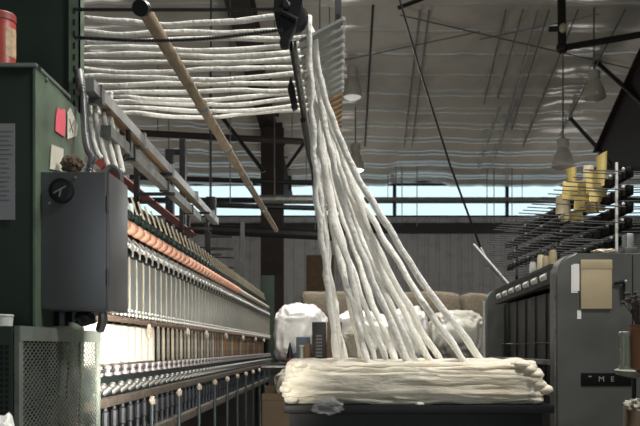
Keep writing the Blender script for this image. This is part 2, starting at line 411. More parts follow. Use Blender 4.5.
# ------------------------------------------------------------------ left: headstock, control box, guard
XH = -.731; D0, D1 = 2.05, 2.41
def hz(py, d): return H + (348 - py) * d / F
t = thing('headstock_cabinet', 'tall dark green machine headstock with tags stuck on its side', 'machine', (-1.0, 2.2, 0))
ztop = hz(66, D0)
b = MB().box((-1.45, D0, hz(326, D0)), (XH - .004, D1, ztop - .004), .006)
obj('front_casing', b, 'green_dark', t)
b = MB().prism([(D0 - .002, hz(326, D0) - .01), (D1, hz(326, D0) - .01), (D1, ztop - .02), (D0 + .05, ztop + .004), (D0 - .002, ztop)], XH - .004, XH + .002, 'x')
sd = obj('side_plate', b, 'green', t, smooth=False); sd['label'] = 'side plate, its lit tone put into the green'
obj('bolt', MB().lathe((XH, 2.12, hz(80, 2.12)), [(.006, 0), (.006, .006), (.003, .008)], 8, 'x'), 'green', sd)
obj('top_lip', MB().box((-1.45, D0 - .008, ztop - .004), (XH + .006, D0 + .03, ztop + .006), .003).box((XH - .02, D0, ztop - .004), (XH + .006, D1 - .1, ztop + .006), .003), 'greygreen', t)
obj('base', MB().box((-1.4, 2.12, 0), (-.86, 2.38, hz(326, D0))), 'nearblack', t)
# tall panel with slotted angle post
t = thing('tall_panel', 'tall dark green sheet panel with slotted edge strip behind the red can', 'panel', (-.95, 2.45, 0))
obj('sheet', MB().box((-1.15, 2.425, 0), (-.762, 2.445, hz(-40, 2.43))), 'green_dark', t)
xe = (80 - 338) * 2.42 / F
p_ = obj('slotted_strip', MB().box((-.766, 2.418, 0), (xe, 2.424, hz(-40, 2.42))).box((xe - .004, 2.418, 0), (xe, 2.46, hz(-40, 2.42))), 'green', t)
obj('slot', MB().box((-.753, 2.4165, hz(14, 2.42)), (-.748, 2.4185, hz(8, 2.42))), 'perf', p_)
for i in range(1, 9):
    c = p_.children[0].copy(); C.objects.link(c); c.parent = p_; c.location = (0, 0, -.033 * i)
# red can
cc = P(1, 65, 2.17)
cc.z = ztop + .006
t = thing('coffee_can', 'dull red plastic can with faded label on top of the green headstock', 'can', cc)
obj('body', MB().lathe(cc, [(.033, 0), (.036, .004), (.036, .142), (.033, .147)], 24), 'red', t)
obj('lid', MB().lathe(cc + Vector((0, 0, .145)), [(.037, 0), (.0375, .016), (.034, .02)], 24), 'redlid', t)
b = MB()
for k in range(8):
    a0 = -.9 + k * .14; a1 = a0 + .14
    q = [cc + Vector((math.cos(a) * .0366, math.sin(a) * .0366, z)) for a, z in ((a0, .052), (a1, .052), (a1, .125), (a0, .125))]
    b.face([b.bm.verts.new(p) for p in q])
obj('paper_label', b, 'canlabel', t)
# notice on the casing
t = thing('paper_notice', 'greyish white typed paper notice taped on the dark green casing', 'paper', P(0, 220, D0 - .004))
pa = P(-30, 220, D0); pb = P(15.5, 124, D0)
obj('sheet', MB().box((pa.x, D0 - .005, pa.z), (pb.x, D0 - .003, pb.z)), 'greypaper', t)
b = MB()
for i in range(16):
    z = pb.z - .02 - i * .011
    b.box((pa.x, D0 - .0056, z), (pb.x - .004 - (i * 7 % 5) * .0025 - (.006 if i > 5 else 0), D0 - .0048, z + .0016))
obj('typed_lines', b, 'ink', t)
# tags on the side plate
def sidep(px, py, off=.004):
    d = F * -(XH + off) / (338 - px); return Vector((XH + off, d, hz(py, d)))
def tagplate(name, quad, m, label, cat, arrow=False):
    b = MB(); q = [sidep(*p) for p in quad]
    va = [b.bm.verts.new(p) for p in q]; vb = [b.bm.verts.new(p + Vector((.002, 0, 0))) for p in q]
    n = len(q)
    b.face(va[::-1]); b.face(vb)
    for i in range(n): b.face([va[i], va[(i + 1) % n], vb[(i + 1) % n], vb[i]])
    return tag(obj(name, b, m, smooth=False), label, cat)
tagplate('paper_tag', [(55, 131), (55.5, 118), (57, 107), (60, 110), (64.5, 109), (65, 122), (64, 137)], 'pink', 'pink red tag stuck on the green side plate', 'tag')
o = tagplate('paper_tag', [(67, 113), (70, 108), (77, 125), (76, 136), (67, 139)], 'creamtag', 'cream folded tag right of the pink tag', 'tag')
b = MB(); b.bar(sidep(69.5, 131, .0065), sidep(74, 121, .0065), .002).bar(sidep(69.5, 119, .0065), sidep(73, 133, .0065), .002)
obj('scribble', b, 'ink', o)
tagplate('paper_tag', [(49.5, 169), (51, 144.5), (63, 149), (61.5, 171)], 'creamtag', 'plain cream note standing behind the control box top', 'tag')

# control box
XB = -.564; B0, B1 = 2.085, 2.283
zt, zl = hz(171, B0), hz(310, B0)
xl = (38.5 - 338) * B0 / F
t = thing('control_box', 'grey steel control box with round dial bolted on the green headstock', 'control box', (-.65, 2.18, zl))
obj('housing', MB().box((XH + .003, B0 + .012, zl), (XB, B1, zt), .004), 'boxgrey', t)
dr = obj('door', MB().box((xl, B0, zl + .003), (XB - .006, B0 + .011, zt - .002), .003), 'boxgrey', t)
obj('hinge', MB().tube([(XB - .003, B0 + .004, zl + .06), (XB - .003, B0 + .004, zl + .10)], .004, 8).tube([(XB - .003, B0 + .004, zt - .10), (XB - .003, B0 + .004, zt - .06)], .004, 8), 'boxgrey', dr)
dc = P(62, 191, B0)
dl = obj('dial_rim', MB().lathe(dc + Vector((0, -.012, 0)), [(.024, 0), (.03, .002), (.031, .014)], 28, 'y'), 'black', t)
obj('dial_face', MB().lathe(dc + Vector((0, -.013, 0)), [(.0205, 0), (.0205, .004)], 24, 'y'), 'blackiron', dl)
obj('pointer', MB().bar(dc + Vector((-.016, -.0145, -.008)), dc + Vector((.014, -.0145, .009)), .005, .003).bar(dc + Vector((-.002, -.0145, -.016)), dc + Vector((.003, -.0145, .004)), .004, .003), 'dsteel', dl)
obj('screw', MB().lathe(P(75.5, 178, B0) + Vector((0, -.003, 0)), [(.003, 0), (.004, .003)], 10, 'y'), 'dsteel', t)
obj('latch', MB().lathe(P(50, 203, B0) + Vector((0, -.004, 0)), [(.003, 0), (.0042, .004)], 10, 'y'), 'dsteel', t)
# odds on top of the box
tag(obj('wool_clump', MB().blob(P(72, 164, 2.19) , .028, .024, .022, .35, 3, 3, 2, floor=zt + .001), 'brownrag'), 'brown wool clump sitting on the control box', 'wool')
tag(obj('wool_clump', MB().blob(P(48, 166, 2.16), .012, .014, .014, .3, 3, 3, 5, floor=zt + .001), 'blackiron'), 'small black lump at the left edge of the control box top', 'wool')
# flexible conduit coming down to the box
pts = [P(79, 76, 2.40), P(82, 88, 2.37), P(83.5, 110, 2.35), P(85, 135, 2.33), P(88, 150, 2.30), P(92, 158, 2.27), P(90, 166, 2.26), Vector((P(88, 166, 2.26).x, 2.26, zt + .0))]
def smoothpath(pts, n):
    out = []
    for i in range(len(pts) - 1):
        p0 = pts[max(i - 1, 0)]; p1 = pts[i]; p2 = pts[i + 1]; p3 = pts[min(i + 2, len(pts) - 1)]
        for k in range(n):
            u = k / n
            out.append(.5 * ((2 * p1) + (p2 - p0) * u + (2 * p0 - 5 * p1 + 4 * p2 - p3) * u * u + (3 * p1 - p0 - 3 * p2 + p3) * u ** 3))
    out.append(pts[-1]); return out
pp = smoothpath(pts, 14)
t = thing('flexible_conduit', 'ribbed grey flexible conduit dropping onto the control box', 'conduit', pts[-1])
obj('hose', MB().tube(pp, [.0085 + .0016 * (i % 2) for i in range(len(pp))], 10), 'flex', t)
obj('connector', MB().tube([P(79, 72, 2.40), P(81.5, 92, 2.37)], .014, 12), 'dsteel', t)
# stubs at the back edge of the box top
tag(obj('cable_gland', MB().tube(smoothpath([Vector((-.575, 2.25, zt)), Vector((-.577, 2.25, zt + .03)), Vector((-.6, 2.25, zt + .045)), Vector((-.62, 2.25, zt + .03))], 6), .008, 8), 'conduit'), 'short bent pale pipe stub on the back edge of the control box', 'pipe')

# wiring under the control box
t = thing('pipe_bundle', 'bent grey pipe and black fittings hanging below the control box', 'pipes', P(85, 322, 2.2))
obj('pipe', MB().tube(smoothpath([P(66, 318, 2.2), P(80, 317, 2.2), P(92, 313, 2.2), P(100, 309, 2.22), P(103, 318, 2.22), P(100, 330, 2.24)], 6), .012, 10), 'dsteel', t)
obj('fitting', MB().tube([P(74, 309, 2.19), P(74, 322, 2.19)], .014, 10).tube([P(62, 310, 2.19), P(62, 326, 2.19)], .02, 10).blob(P(84, 318, 2.19), .03, .02, .02, .3), 'blackiron', t)

# mesh guard
XG = -.696; G0, G1 = 1.85, 2.49; gt = hz(326, G0)
t = thing('mesh_guard', 'grey green machine guard with expanded metal mesh side', 'guard', (-.95, 2.1, 0))
b = MB().box((XG - .010, G0 + .0075, gt - .032), (XG + .0015, G1 + .001, gt + .001)).box((XG - .0105, G0 + .005, 0), (XG, G0 + .03, gt - .001)).box((XG - .011, G1 - .018, 0), (XG, G1, gt - .0015)).box((XG - .0115, G0 + .006, 0), (XG - .0005, G1 - .001, .3))
obj('frame', b, 'greygreen', t)
b = MB()
z0, z1 = .3, gt - .025; sy = .026; sz = .0135; y0, y1 = G0 + .02, G1 - .01
sl = sz / sy
def clipline(y, s_):        # z = z0 + s*slope*(Y-y)
    ya, yb = y, y + s_ * (z1 - z0) / sl
    lo, hi = max(min(ya, yb), y0), min(max(ya, yb), y1)
    if hi - lo < .004: return None
    f = lambda Y: z0 + s_ * sl * (Y - y)
    return (lo, f(lo)), (hi, f(hi))
span = (z1 - z0) / sl
y = y0 - span
while y < y1 + span:
    for s_ in (1, -1):
        r = clipline(y, s_)
        if r: b.bar((XG - .004, *r[0]), (XG - .004, *r[1]), .0021, .002, up=(1, 0, 0))
    y += sy
obj('mesh', b, 'greygreen', t, smooth=False)
fp = obj('end_panel', MB().box((-1.4, G0 - .003, 0), (XG - .012, G0 + .004, gt), .001), 'green_dark', t)
b = MB()
for i in range(26):
    for j in range(30):
        b.box((-.715 - j * .012, G0 - .004, gt - .05 - i * .012), (-.723 - j * .012, G0 - .0025, gt - .042 - i * .012))
obj('perforation', b, 'perf', fp)
# gears and belt inside the guard
t = thing('drive_train', 'dusty gears and drive belt behind the mesh guard', 'gears', (-.78, 2.2, 0))
b = MB()
def gear(c, r, n, w=.03):
    b = MB(); prof = []
    for k in range(n * 2):
        a0 = 2 * PI * (k) / (n * 2); rr = r if k % 2 else r * .92
        prof += [(c[1] + rr * math.cos(a0), c[2] + rr * math.sin(a0)), (c[1] + rr * math.cos(a0 + PI / n * .8), c[2] + rr * math.sin(a0 + PI / n * .8))]
    return b.prism(prof, c[0], c[0] + w, 'x').lathe((c[0] - .0, c[1], c[2]), [(.03, 0), (.03, .05)], 16, 'x')
obj('gear', gear((-.78, 2.08, 1.0), .11, 26), 'nearblack', t)
obj('gear', gear((-.78, 2.3, .93), .09, 22), 'rail', t)
obj('belt', MB().bar((-.76, 2.36, 1.16), (-.76, 2.2, .5), .05, .01, up=(1, 0, 0)), 'greygreen', t)
obj('bracket', MB().bar((-.75, 2.44, 1.17), (-.75, 2.36, .8), .012, .03, up=(1, 0, 0)).box((-.86, 2.0, 0), (-.8, 2.04, 1.0)), 'dsteel', t)
obj('lint_mat', MB().blob((-.76, 2.4, .86), .03, .05, .12, .4, 3, 3, 4), 'lint', t)
# white cup and foreground sack
cu = P(3, 326, 1.95); cu.z = gt + .001
t = thing('plastic_cup', 'white plastic tub standing on the guard top at the left edge', 'cup', cu)
obj('body', MB().lathe(cu, [(.02, 0), (.021, .001), (.0225, .024)], 20), 'white', t)
obj('rim', MB().lathe(cu + Vector((0, 0, .022)), [(.0225, 0), (.024, .002), (.024, .005), (.0215, .006)], 20), 'white', t)
obj('shelf_plate', MB().box((-1.4, G0, gt - .004), (XG - .012, D0, gt)), 'green_dark', bpy.data.objects['mesh_guard'])
tag(obj('white_sack', MB().blob(P(0, 470, 1.66), .045, .06, .105, .2, 2.5, 4, 3).blob((P(0, 470, 1.66).x, 1.66, .45), .1, .1, .47, .15, 2, 3, 5, floor=0), 'plastic_bag'), 'rumpled white sack in the bottom left corner', 'sack')

# ------------------------------------------------------------------ left: spinning frame
A = -.815; S = .119; E0, E1 = 2.62, 10.2
fr = thing('spinning_frame', 'long spinning frame with peach rollers and spindle rows along the left aisle', 'spinning machine', (A - .3, 6, 0))
def fz(v): return H + v
n_sp = int((E1 - .25 - 2.9) / S)
ds_ = [2.9 + S * i for i in range(n_sp)]
obj('body', MB().box((A - .55, E0, fz(.36)), (A - .1, E1, fz(.44))).box((A - .5, E0, 0), (A - .16, E1, fz(.36))), 'nearblack', fr)
def row(name, mb, m, ds, parent=fr, d0=None):
    """one mesh built at the first position, copied along the frame; past 100 the rest is one joined part"""
    p = obj(name, mb, m, parent)
    copies(p, [(0, d - ds[0], 0) for d in ds[1:100]], parent)
    return p
# peach drafting rollers
rs = [2.95 + S * i for i in range(34)]
d = rs[0]
row('top_roller', MB().lathe((A, d, fz(.47)), [(.010, 0), (.019, .002), (.0245, .010), (.026, .022), (.0255, .045), (.023, .062), (.017, .074), (.010, .078)], 18, 'y'), 'peach', rs)
obj('roller_shaft', MB().tube([(A, E0, fz(.47)), (A, E1 - .1, fz(.47))], .0075, 10), 'dsteel', fr)
rs2 = [7.0 + .16 * i for i in range(18)]
row('end_roller', MB().lathe((A, 7.0, fz(.47)), [(.012, 0), (.02, .01), (.02, .13), (.012, .14)], 12, 'y'), 'pale', rs2)
# weighting arms with brass pins
b = MB().bar((A - .10, d, fz(.515)), (A - .02, d, fz(.525)), .04, .035).blob((A - .014, d, fz(.522)), .022, .030, .026, .1, 2, 2, 1)
arm0 = obj('weighting_arm', b, 'arm', fr)
pin0 = obj('pin', MB().tube([(A + .002, d + .012, fz(.515)), (A - .022, d - .035, fz(.612))], .0045, 6), 'gold', arm0)
arms = [3.0 + S * i for i in range(56)]
for dd in arms[1:]:
    c = arm0.copy(); C.objects.link(c); c.location = (0, dd - d, 0)
    q = pin0.copy(); C.objects.link(q); q.parent = c
obj('arm_rail', MB().box((A - .14, E0, fz(.47)), (A - .09, E1 - .1, fz(.515))), 'blackiron', fr)
# guide wires and pegs under the rollers
ge = [2.9 + S * i for i in range(60)]
b = MB(); d = ge[0]
b.tube([(A - .03, d, fz(.445)), (A + .012, d + .02, fz(.395))], .006, 8).tube([(A + .012, d + .02, fz(.395)), (A + .012, d + .07, fz(.378)), (A + .004, d + .10, fz(.362))], .0045, 6).tube([(A + .0, d + .04, fz(.425)), (A + .012, d + .10, fz(.385))], .004, 6).blob((A + .013, d + .02, fz(.393)), .010, .010, .010, 0, sub=2)
row('yarn_guide', b, 'steel', ge)
obj('guide_rail', MB().box((A - .05, E0, fz(.35)), (A - .012, E1 - .05, fz(.372))).box((A - .06, E0, fz(.42)), (A - .03, E1 - .05, fz(.445))), 'blackiron', fr)
# slatted curtain
b = MB(); dd = 2.75; i = 0
while dd < E1 - .1:
    b.box((A - .006, dd, fz(.125)), (A - .001, dd + .088, fz(.352)), .002); dd += S; i += 1
obj('slat_curtain', b, 'slat', fr, smooth=False)
b = MB(); dd = 2.75
while dd < E1 - .1:
    b.tube([(A - .001, dd + .094, fz(.12)), (A - .001, dd + .094, fz(.356))], .003, 6); dd += S
o_ = obj('curtain_wires', b, 'gold', fr); o_['kind'] = 'stuff'
obj('curtain_backing', MB().box((A - .10, E0, fz(.12)), (A - .015, E1 - .02, fz(.36))), 'arm', fr)
b = MB(); dd = 2.75; i = 0
while dd < E1 - .1:
    b.blob((A + .008, dd, fz(.128)), .0065, .0065, .0065, 0, sub=1).blob((A + .012, dd + .03, fz(.145)), .005, .005, .005, 0, sub=1); dd += .0595
e = obj('eyelet_row', b, 'white', fr); e['kind'] = 'stuff'
b = MB(); npt = 150
b.tube([(A - .004, 2.66 + (E1 - 2.7) * i / npt, fz(.108 + .003 * noise.noise(Vector((i * .9, 0, 0))))) for i in range(npt + 1)], [.0115 + .005 * noise.noise(Vector((i * 1.7, 3, 0))) for i in range(npt + 1)], 8)
obj('lint_rail', b, 'lint', fr)
for k, dd in enumerate((3.62, 4.55, 5.2, 6.1, 7.2, 8.3, 9.2)):
    obj('lint_tuft', MB().blob((A + .012, dd, fz(.082 - .012 * (k == 0))), .012, .02, .022 + .01 * (k == 0), .5, 3, 2, k), 'linty', fr)
# ring rail, pegs, spindle rail
obj('ring_rail', MB().box((A - .12, E0, fz(-.098)), (A + .008, E1, fz(-.076))).box((A - .12, E0, fz(-.168)), (A - .0, E1, fz(-.098))), 'teal', fr)
pg = [2.84 + S * i for i in range(61)]
d = pg[0]
row('ring_traveller', MB().lathe((A + .014, d, fz(-.098)), [(.014, 0), (.017, .004), (.017, .012), (.009, .014), (.009, .024), (.014, .026), (.014, .034), (.008, .037)], 12), 'spool', pg)
row('spindle_wharve', MB().tube([(A - .005, d, fz(-.162)), (A + .022, d + .02, fz(-.135))], .0105, 8).blob((A + .024, d + .022, fz(-.131)), .016, .018, .013, 0, sub=2), 'dsteel', pg)
obj('spindle_rail', MB().box((A - .05, E0, fz(-.203)), (A + .03, E1, fz(-.172)), .004), 'rail', fr)
row('spindle_blade', MB().lathe((A + .005, d, fz(-.335)), [(.008, 0), (.008, .05), (.013, .055), (.013, .11), (.008, .115), (.008, .135)], 8), 'rod', pg)
obj('lower_rail', MB().box((A - .06, E0, fz(-.375)), (A + .035, E1, fz(-.335)), .004), 'rail', fr)
for i in range(11):
    dd = 3.53 + .6 * i
    p_ = obj('support_leg', MB().box((A + .036, dd - .012, .0), (A + .050, dd + .012, fz(-.215)), .003), 'teal', fr)
    obj('cap', MB().blob((A + .044, dd, fz(-.218)), .014, .02, .02, .25, 3, 2, i), 'linty', p_)
obj('end_plate', MB().box((A - .11, E1, 0), (A + .05, E1 + .06, fz(.87)), .01), 'green_dark', fr)
obj('end_casing', MB().box((A - .6, E1, 0), (A - .12, E1 + .05, fz(.60))), 'nearblack', fr)
# bobbins
def bobbin(fat, d, label, m, group):
    r = .0575 if fat else .0085
    c = Vector((A - .075 if fat else A - .05, d, fz(-.076)))
    t = thing('yarn_bobbin', label, 'bobbin', c, group)
    obj('yarn', MB().lathe(c, [(r * .7, .012), (r, .02), (r, .16), (r * .8, .168), (r * .4, .17)], 18), m, t)
    obj('tube', MB().lathe(c, [(.016, 0), (.018, .012), (.006, .012), (.006, .178), (.003, .18)], 10), 'gold', t)
    return t
proto = {}
k = 0
for i in range(9):
    bobbin(True, 2.9 + S * i, 'fat white yarn bobbin, %s from the mesh guard' % ordinal(i), 'yarn', 'fat white bobbins')
ms = ['yarn_cream', 'yarn_gold', 'yarn_grey', 'yarn_cream', 'yarn_rust']
for i in range(9, n_sp):
    d = ds_[i]; j = i - 9
    if d < 6: m = ms[(j * 2) % 4]
    else: m = ms[[0, 4, 1, 4, 2][j % 5]]
    lab = 'slim yarn bobbin, %s past the fat white bobbins' % ordinal(j)
    if m not in proto:
        proto[m] = bobbin(False, d, lab, m, 'slim bobbins along the spinning frame')
    else:
        r_ = proto[m].copy(); C.objects.link(r_); r_.location.y = d; r_['label'] = lab
        for ch in proto[m].children:
            q = ch.copy(); C.objects.link(q); q.parent = r_

# creel bars above the frame
t = thing('creel_rail', 'bright steel channel rail slanting back from the headstock', 'rail', (-.75, 3.9, H + .78))
obj('channel', MB().bar((-.749, 2.55, H + .79), (-.749, 5.22, H + .775), .034, .036), 'railsteel', t, smooth=False)
obj('brown_strip', MB().bar((-.749, 2.75, H + .768), (-.749, 4.6, H + .757), .026, .006), 'woodslat', t)
for dd in (2.62, 3.2, 3.75, 4.4, 5.0): obj('clamp', MB().box((-.77, dd, H + .755), (-.727, dd + .03, H + .812)), 'dsteel', t)
t = thing('creel_rail', 'brownish lower rail running below the bright steel channel rail', 'rail', (-.737, 3.5, H + .68))
obj('rail', MB().bar((-.737, 2.7, H + .69), (-.737, 4.48, H + .685), .032, .036), 'dsteel', t, smooth=False)
for dd in (3.0, 3.6, 4.2): obj('clamp', MB().box((-.757, dd, H + .664), (-.717, dd + .02, H + .71)), 'blackiron', t)
pipe('red_beam', [Vector((-1.2, 4.3, H + .937)), Vector((-1.2, 7.0, H + .935))], .032, 'redbeam', 'red painted beam behind the slanting rails', 'beam', n=4)
t = thing('creel_rack', 'black creel frame standing on the spinning frame under the rails', 'frame', (A, 4, H + .44))
for dd, zt_ in ((3.65, .8), (4.7, .8), (5.7, .78)):
    u = obj('upright', MB().box((-.875, dd - .011, H + .44), (-.853, dd + .011, H + zt_)), 'blackiron', t)
    for x1_, za_ in ((-.70, .655), (-.71, .74), (-.78, .62)): obj('cross_arm', MB().box((-.875, dd - .01, H + za_), (x1_, dd + .01, H + za_ + .012)), 'blackiron', u)
obj('long_bar', MB().bar((-.864, 3.65, H + .6), (-.864, 5.7, H + .6), .014), 'blackiron', t)
# loop hanger by the rails
b = MB().tube(smoothpath([P(128, 130, 2.95), P(128, 152, 2.95), P(122, 160, 2.95), P(112, 160, 2.95)], 6), .009, 8)
tag(obj('hanger_hook', b, 'blackiron'), 'black bent hook hanging between the two slanting rails', 'hook')
# far rack behind the frame
t = thing('wire_rack', 'dark open rack standing at the far end of the spinning frame', 'rack', (P(220, 300, 11.2).x, 11.2, 0))
for px, y_ in ((188, 190), (207, 222), (236, 240), (242.5, 222)):
    q = P(px, y_, 11.2); obj('upright', MB().box((q.x - .025, 11.17, 0), (q.x + .025, 11.22, q.z)), 'blackiron' if px < 210 else 'dconduit', t)
b = MB()
for y_ in (247, 256, 266, 276): b.bar(P(188, y_, 11.2), P(236, y_ + 2, 11.2), .02)
obj('shelf_wires', b, 'blackiron', t)
pb_ = P(211, 221, 12.5)
tag(obj('junction_box', MB().box((pb_.x - .07, 12.45, pb_.z), (pb_.x + .07, 12.6, P(211, 197, 12.5).z), .01).tube([P(211, 198, 12.5), Vector((pb_.x, 12.5, Zc(12.5) - .02))], .012, 6), 'black'), 'black box hung on a rod in front of the strip window', 'box')
t = thing('steel_post', 'two dark posts joined high behind the spinning frame', 'post', (P(178, 300, 9).x, 9, 0))
obj('post', MB().box((P(170, 0, 9).x - .04, 8.95, 0), (P(170, 0, 9).x + .04, 9.05, P(0, 150, 9).z)), 'blackiron', t)
obj('post', MB().box((P(183, 0, 9).x - .03, 8.95, 0), (P(183, 0, 9).x + .03, 9.05, P(0, 140, 9).z)), 'blackiron', t)
obj('tie', MB().bar(P(168, 152, 9), P(186, 152, 9), .05), 'blackiron', t)

# ------------------------------------------------------------------ overhead roving
def strand_r(base, i, j): return base * (1 + .28 * noise.noise(Vector((j * .33, i * 5.1, 0))) + .15 * noise.noise(Vector((j * 1.1, i * 9.1, 2))))
ys = [17, 28, 35.5, 44, 51, 58.5, 66, 73, 80, 88, 94, 99.5, 105.5, 111]
ZR = .975
bx = [337, 341, 345, 362, 368, 376, 386, 396, 407, 418, 430, 441, 464, 484]
order = [0, 13, 3, 8, 1, 11, 5, 10, 2, 12, 4, 9, 6, 7]        # landing slots by depth
tops = {}
for i, y_ in enumerate(ys):
    d = F * ZR / (348 - y_)
    pts = []; rr = []
    n = 34
    x0 = -1.15 if i > 1 else -.80
    if i < 2: x0 = -.86
    xe_ = -.098
    ph = random.random() * 9
    for j in range(n + 1):
        u = j / n; X = x0 + (xe_ - x0) * u
        sag = -.018 * math.sin(PI * u) - .006 * math.sin(PI * u * 3 + ph)
        zz = H + ZR + sag + .006 * noise.noise(Vector((u * 6, i * 3.3, 0)))
        dd = d + .014 * noise.noise(Vector((u * 4, i * 2.1, 5)))
        pts.append(Vector((X, dd, zz)))
        rr.append(strand_r(.0105, i, j))
    slot = order[i]; xb = bx[slot]
    # over the guide and down to the pile
    xt = 309 + .7 * (i % 3) + (4 if xb > 400 else 0)
    ytop = y_ + 6
    pts.append(Vector((-.085, d - .012, H + ZR - .004))); rr.append(.011)
    m = 46; db = 3.12 + .10 * (slot % 4)
    ybot = 362
    g_w = 2.2 * random.random()
    for j in range(m + 1):
        u = j / m
        py = ytop + 4 + (ybot - ytop - 4) * u
        tt = (py - 30) / (ybot - 30)
        px = xt + (xb - xt) * (max(tt, 0) ** 1.65) + 1.6 * math.sin(tt * 9 + i * 2) * tt * (1 - tt) * 2.2 + 5 * noise.noise(Vector((tt * 5, i * 4.7, 1))) * tt + 2.2 * noise.noise(Vector((tt * 15, i * 2.7, 6)))
        if u < .35: px -= 0
        dd = d - .015 + (db - d) * u
        pts.append(P(px, py, dd)); rr.append(strand_r(.0118 + .003 * (i % 2), i, j + 60) * (.82 + .30 * u))
    pts.append(pts[-1] + Vector((.03, .02, -.012))); rr.append(.014)
    side = 'left' if xb < 360 else ('middle' if xb < 430 else 'right')
    lab = 'ivory roving strand, %s from the front overhead, falling to the %s of the pile' % (ordinal(i), side)
    tag(obj('roving_strand', MB().tube(pts, rr, 9, flat=.8), 'roving', angle=180), lab, 'roving strand', 'roving strands over the guide')
# short strands hanging behind the steel rail
for i, (px, yb) in enumerate(((91, 158), (98, 166), (106, 168), (113, 172))):
    d = 2.66 + .05 * i
    pts = [P(px - 6 + 14 * (i % 2) * .3, 92, d) , P(px - 3, 110, d), P(px, 130, d), P(px + 5, 150, d), P(px + 10, yb, d)]
    pts = smoothpath(pts, 6)
    tag(obj('roving_strand', MB().tube(pts, [.0085 * (1 + .2 * noise.noise(Vector((j * .5, i, 7)))) for j in range(len(pts))], 8), 'roving', angle=180),
        'short ivory strand drooping behind the steel channel rail, %s from the left' % ordinal(i), 'roving strand', 'short strands behind the rail')
# long pole under the strands
t = thing('support_pole', 'worn wooden pole slanting back under the overhead strands', 'pole', (-.5, 3.5, H + .88))
pa = P(143, 8, 2.2); pb = P(276, 230, 6.8)
obj('pole', MB().tube([pa, pa.lerp(pb, .3), pa.lerp(pb, .3) , pb], .0185, 14), 'pole', t)
obj('hollow_end', MB().tube([P(140, 8, 2.17), pa], .021, 18), 'black', t)
for u in (.2, .35, .55, .75): obj('sleeve', MB().tube([pa.lerp(pb, u), pa.lerp(pb, u + .012)], .022, 12), 'dsteel', t)
# chains
def chain(p, q, sag, label):
    b = MB(); n = 70; p = Vector(p); q = Vector(q)
    for i in range(n):
        c = p.lerp(q, (i + .5) / n); c.z -= sag * math.sin(PI * (i + .5) / n)
        ln = (q - p).length / n
        b.box(c - Vector((ln * .36, .003, .0042)), c + Vector((ln * .36, .003, .0042)))
        if i < n - 1:
            b.box(c + Vector((ln * .3, -.0015, -.0022)), c + Vector((ln * .72, .0015, .0022)))
    return tag(obj('drive_chain', b, 'blackiron', smooth=False), label, 'chain', 'chains driving the guide')
chain(P(74, 9.5, 2.2), P(283, 9.5, 2.2), .001, 'upper black roller chain across the overhead strands')
chain(P(74, 37.5, 2.25), P(283, 29.5, 2.25), .018, 'lower sagging black roller chain across the overhead strands')

# slatted guide
t = thing('slatted_guide', 'overhead guide of tilted slats the roving strands fall from', 'guide', (-.05, 3.3, H + .95))
p0 = P(295, 46, 2.52); p1 = P(319, 200, 5.25)
obj('side_rail', MB().bar(p0, p1, .009, .03), 'dsteel', t, smooth=False)
obj('edge_rail', MB().bar(p0 + Vector((-.012, 0, 0)), p1 + Vector((-.012, 0, 0)), .008, .03), 'blackiron', t, smooth=False)
def slat_at(d):
    b = MB(); zz = H + .972
    a_ = Vector((.014, d, zz)); c_ = Vector((-.114, d, zz - .066))
    b.bar(a_, c_, .044, .007, up=(0, 1, 0)) if False else None
    n = (c_ - a_).normalized(); up = Vector((0, 1, 0)); nn = n.cross(up)
    prof = [(-.021, -.004), (.021, -.004), (.021, .004), (-.021, .004)]
    R = [[b.bm.verts.new(c + up * u + nn * v) for u, v in prof] for c in (a_, c_)]
    for i in range(4): b.face([R[0][i], R[0][(i + 1) % 4], R[1][(i + 1) % 4], R[1][i]])
    b.face(R[0]); b.face(R[1][::-1])
    return b
sl0 = obj('metal_slat', slat_at(2.53), 'zinc', t, smooth=False)
tip0 = obj('tip', MB().tube([(.0165, 2.51, H + .9735), (.0165, 2.55, H + .9735)], .0065, 8), 'steel', sl0)
for i in range(1, 10):
    c = sl0.copy(); C.objects.link(c); c.location = (0, .0735 * i, 0)
    q = tip0.copy(); C.objects.link(q); q.parent = c
wl0 = obj('wood_slat', slat_at(2.53 + .735), 'woodslat', t, smooth=False)
copies(wl0, [(0, .0735 * i, 0) for i in range(1, 22)], t)
obj('hanger', MB().bar((.0, 2.6, H + .99), (.0, 2.6, Zc(2.6)), .02).bar((.0, 4.6, H + .97), (.0, 4.6, Zc(4.6)), .02).bar((0, 2.5, H + .99), (0, 4.8, H + .985), .015), 'dconduit', t)
# pulley heads
t = thing('chain_sprocket', 'big black sprocket housing at the front of the slatted guide', 'sprocket', P(290, 48, 2.4))
c = P(293, 18, 2.4)
obj('wheel', MB().lathe(c + Vector((0, -.02, 0)), [(.030, 0), (.040, .004), (.043, .012), (.043, .032), (.038, .04)], 26, 'y'), 'black', t)
b = MB().prism([(q.x, q.z) for q in (P(276, -12, 2.4), P(290, -16, 2.4), P(303, 8, 2.4), P(301, 22, 2.4), P(293, 42, 2.4), P(289, 50, 2.4), P(284, 50, 2.4), P(278, 34, 2.4), P(275, 18, 2.4))], 2.345, 2.375, 'y')
obj('bracket', b, 'black', t)
obj('boss', MB().lathe(P(287, 14, 2.4) + Vector((0, -.07, 0)), [(.008, 0), (.013, .004), (.013, .02)], 14, 'y').tube([P(281, 12, 2.335), P(297, 20, 2.335)], .008, 8), 'blackiron', t)
obj('bolt', MB().lathe(P(285, 46, 2.37) + Vector((0, -.035, 0)), [(.012, 0), (.014, .004), (.014, .03)], 10, 'y'), 'black', t)
obj('cable', MB().tube([P(289, -20, 2.37), P(286, 6, 2.36)], .009, 8), 'dsteel', t)
t = thing('chain_tensioner', 'small black teardrop tensioner on the edge of the slatted guide', 'tensioner', P(293, 108, 2.9))
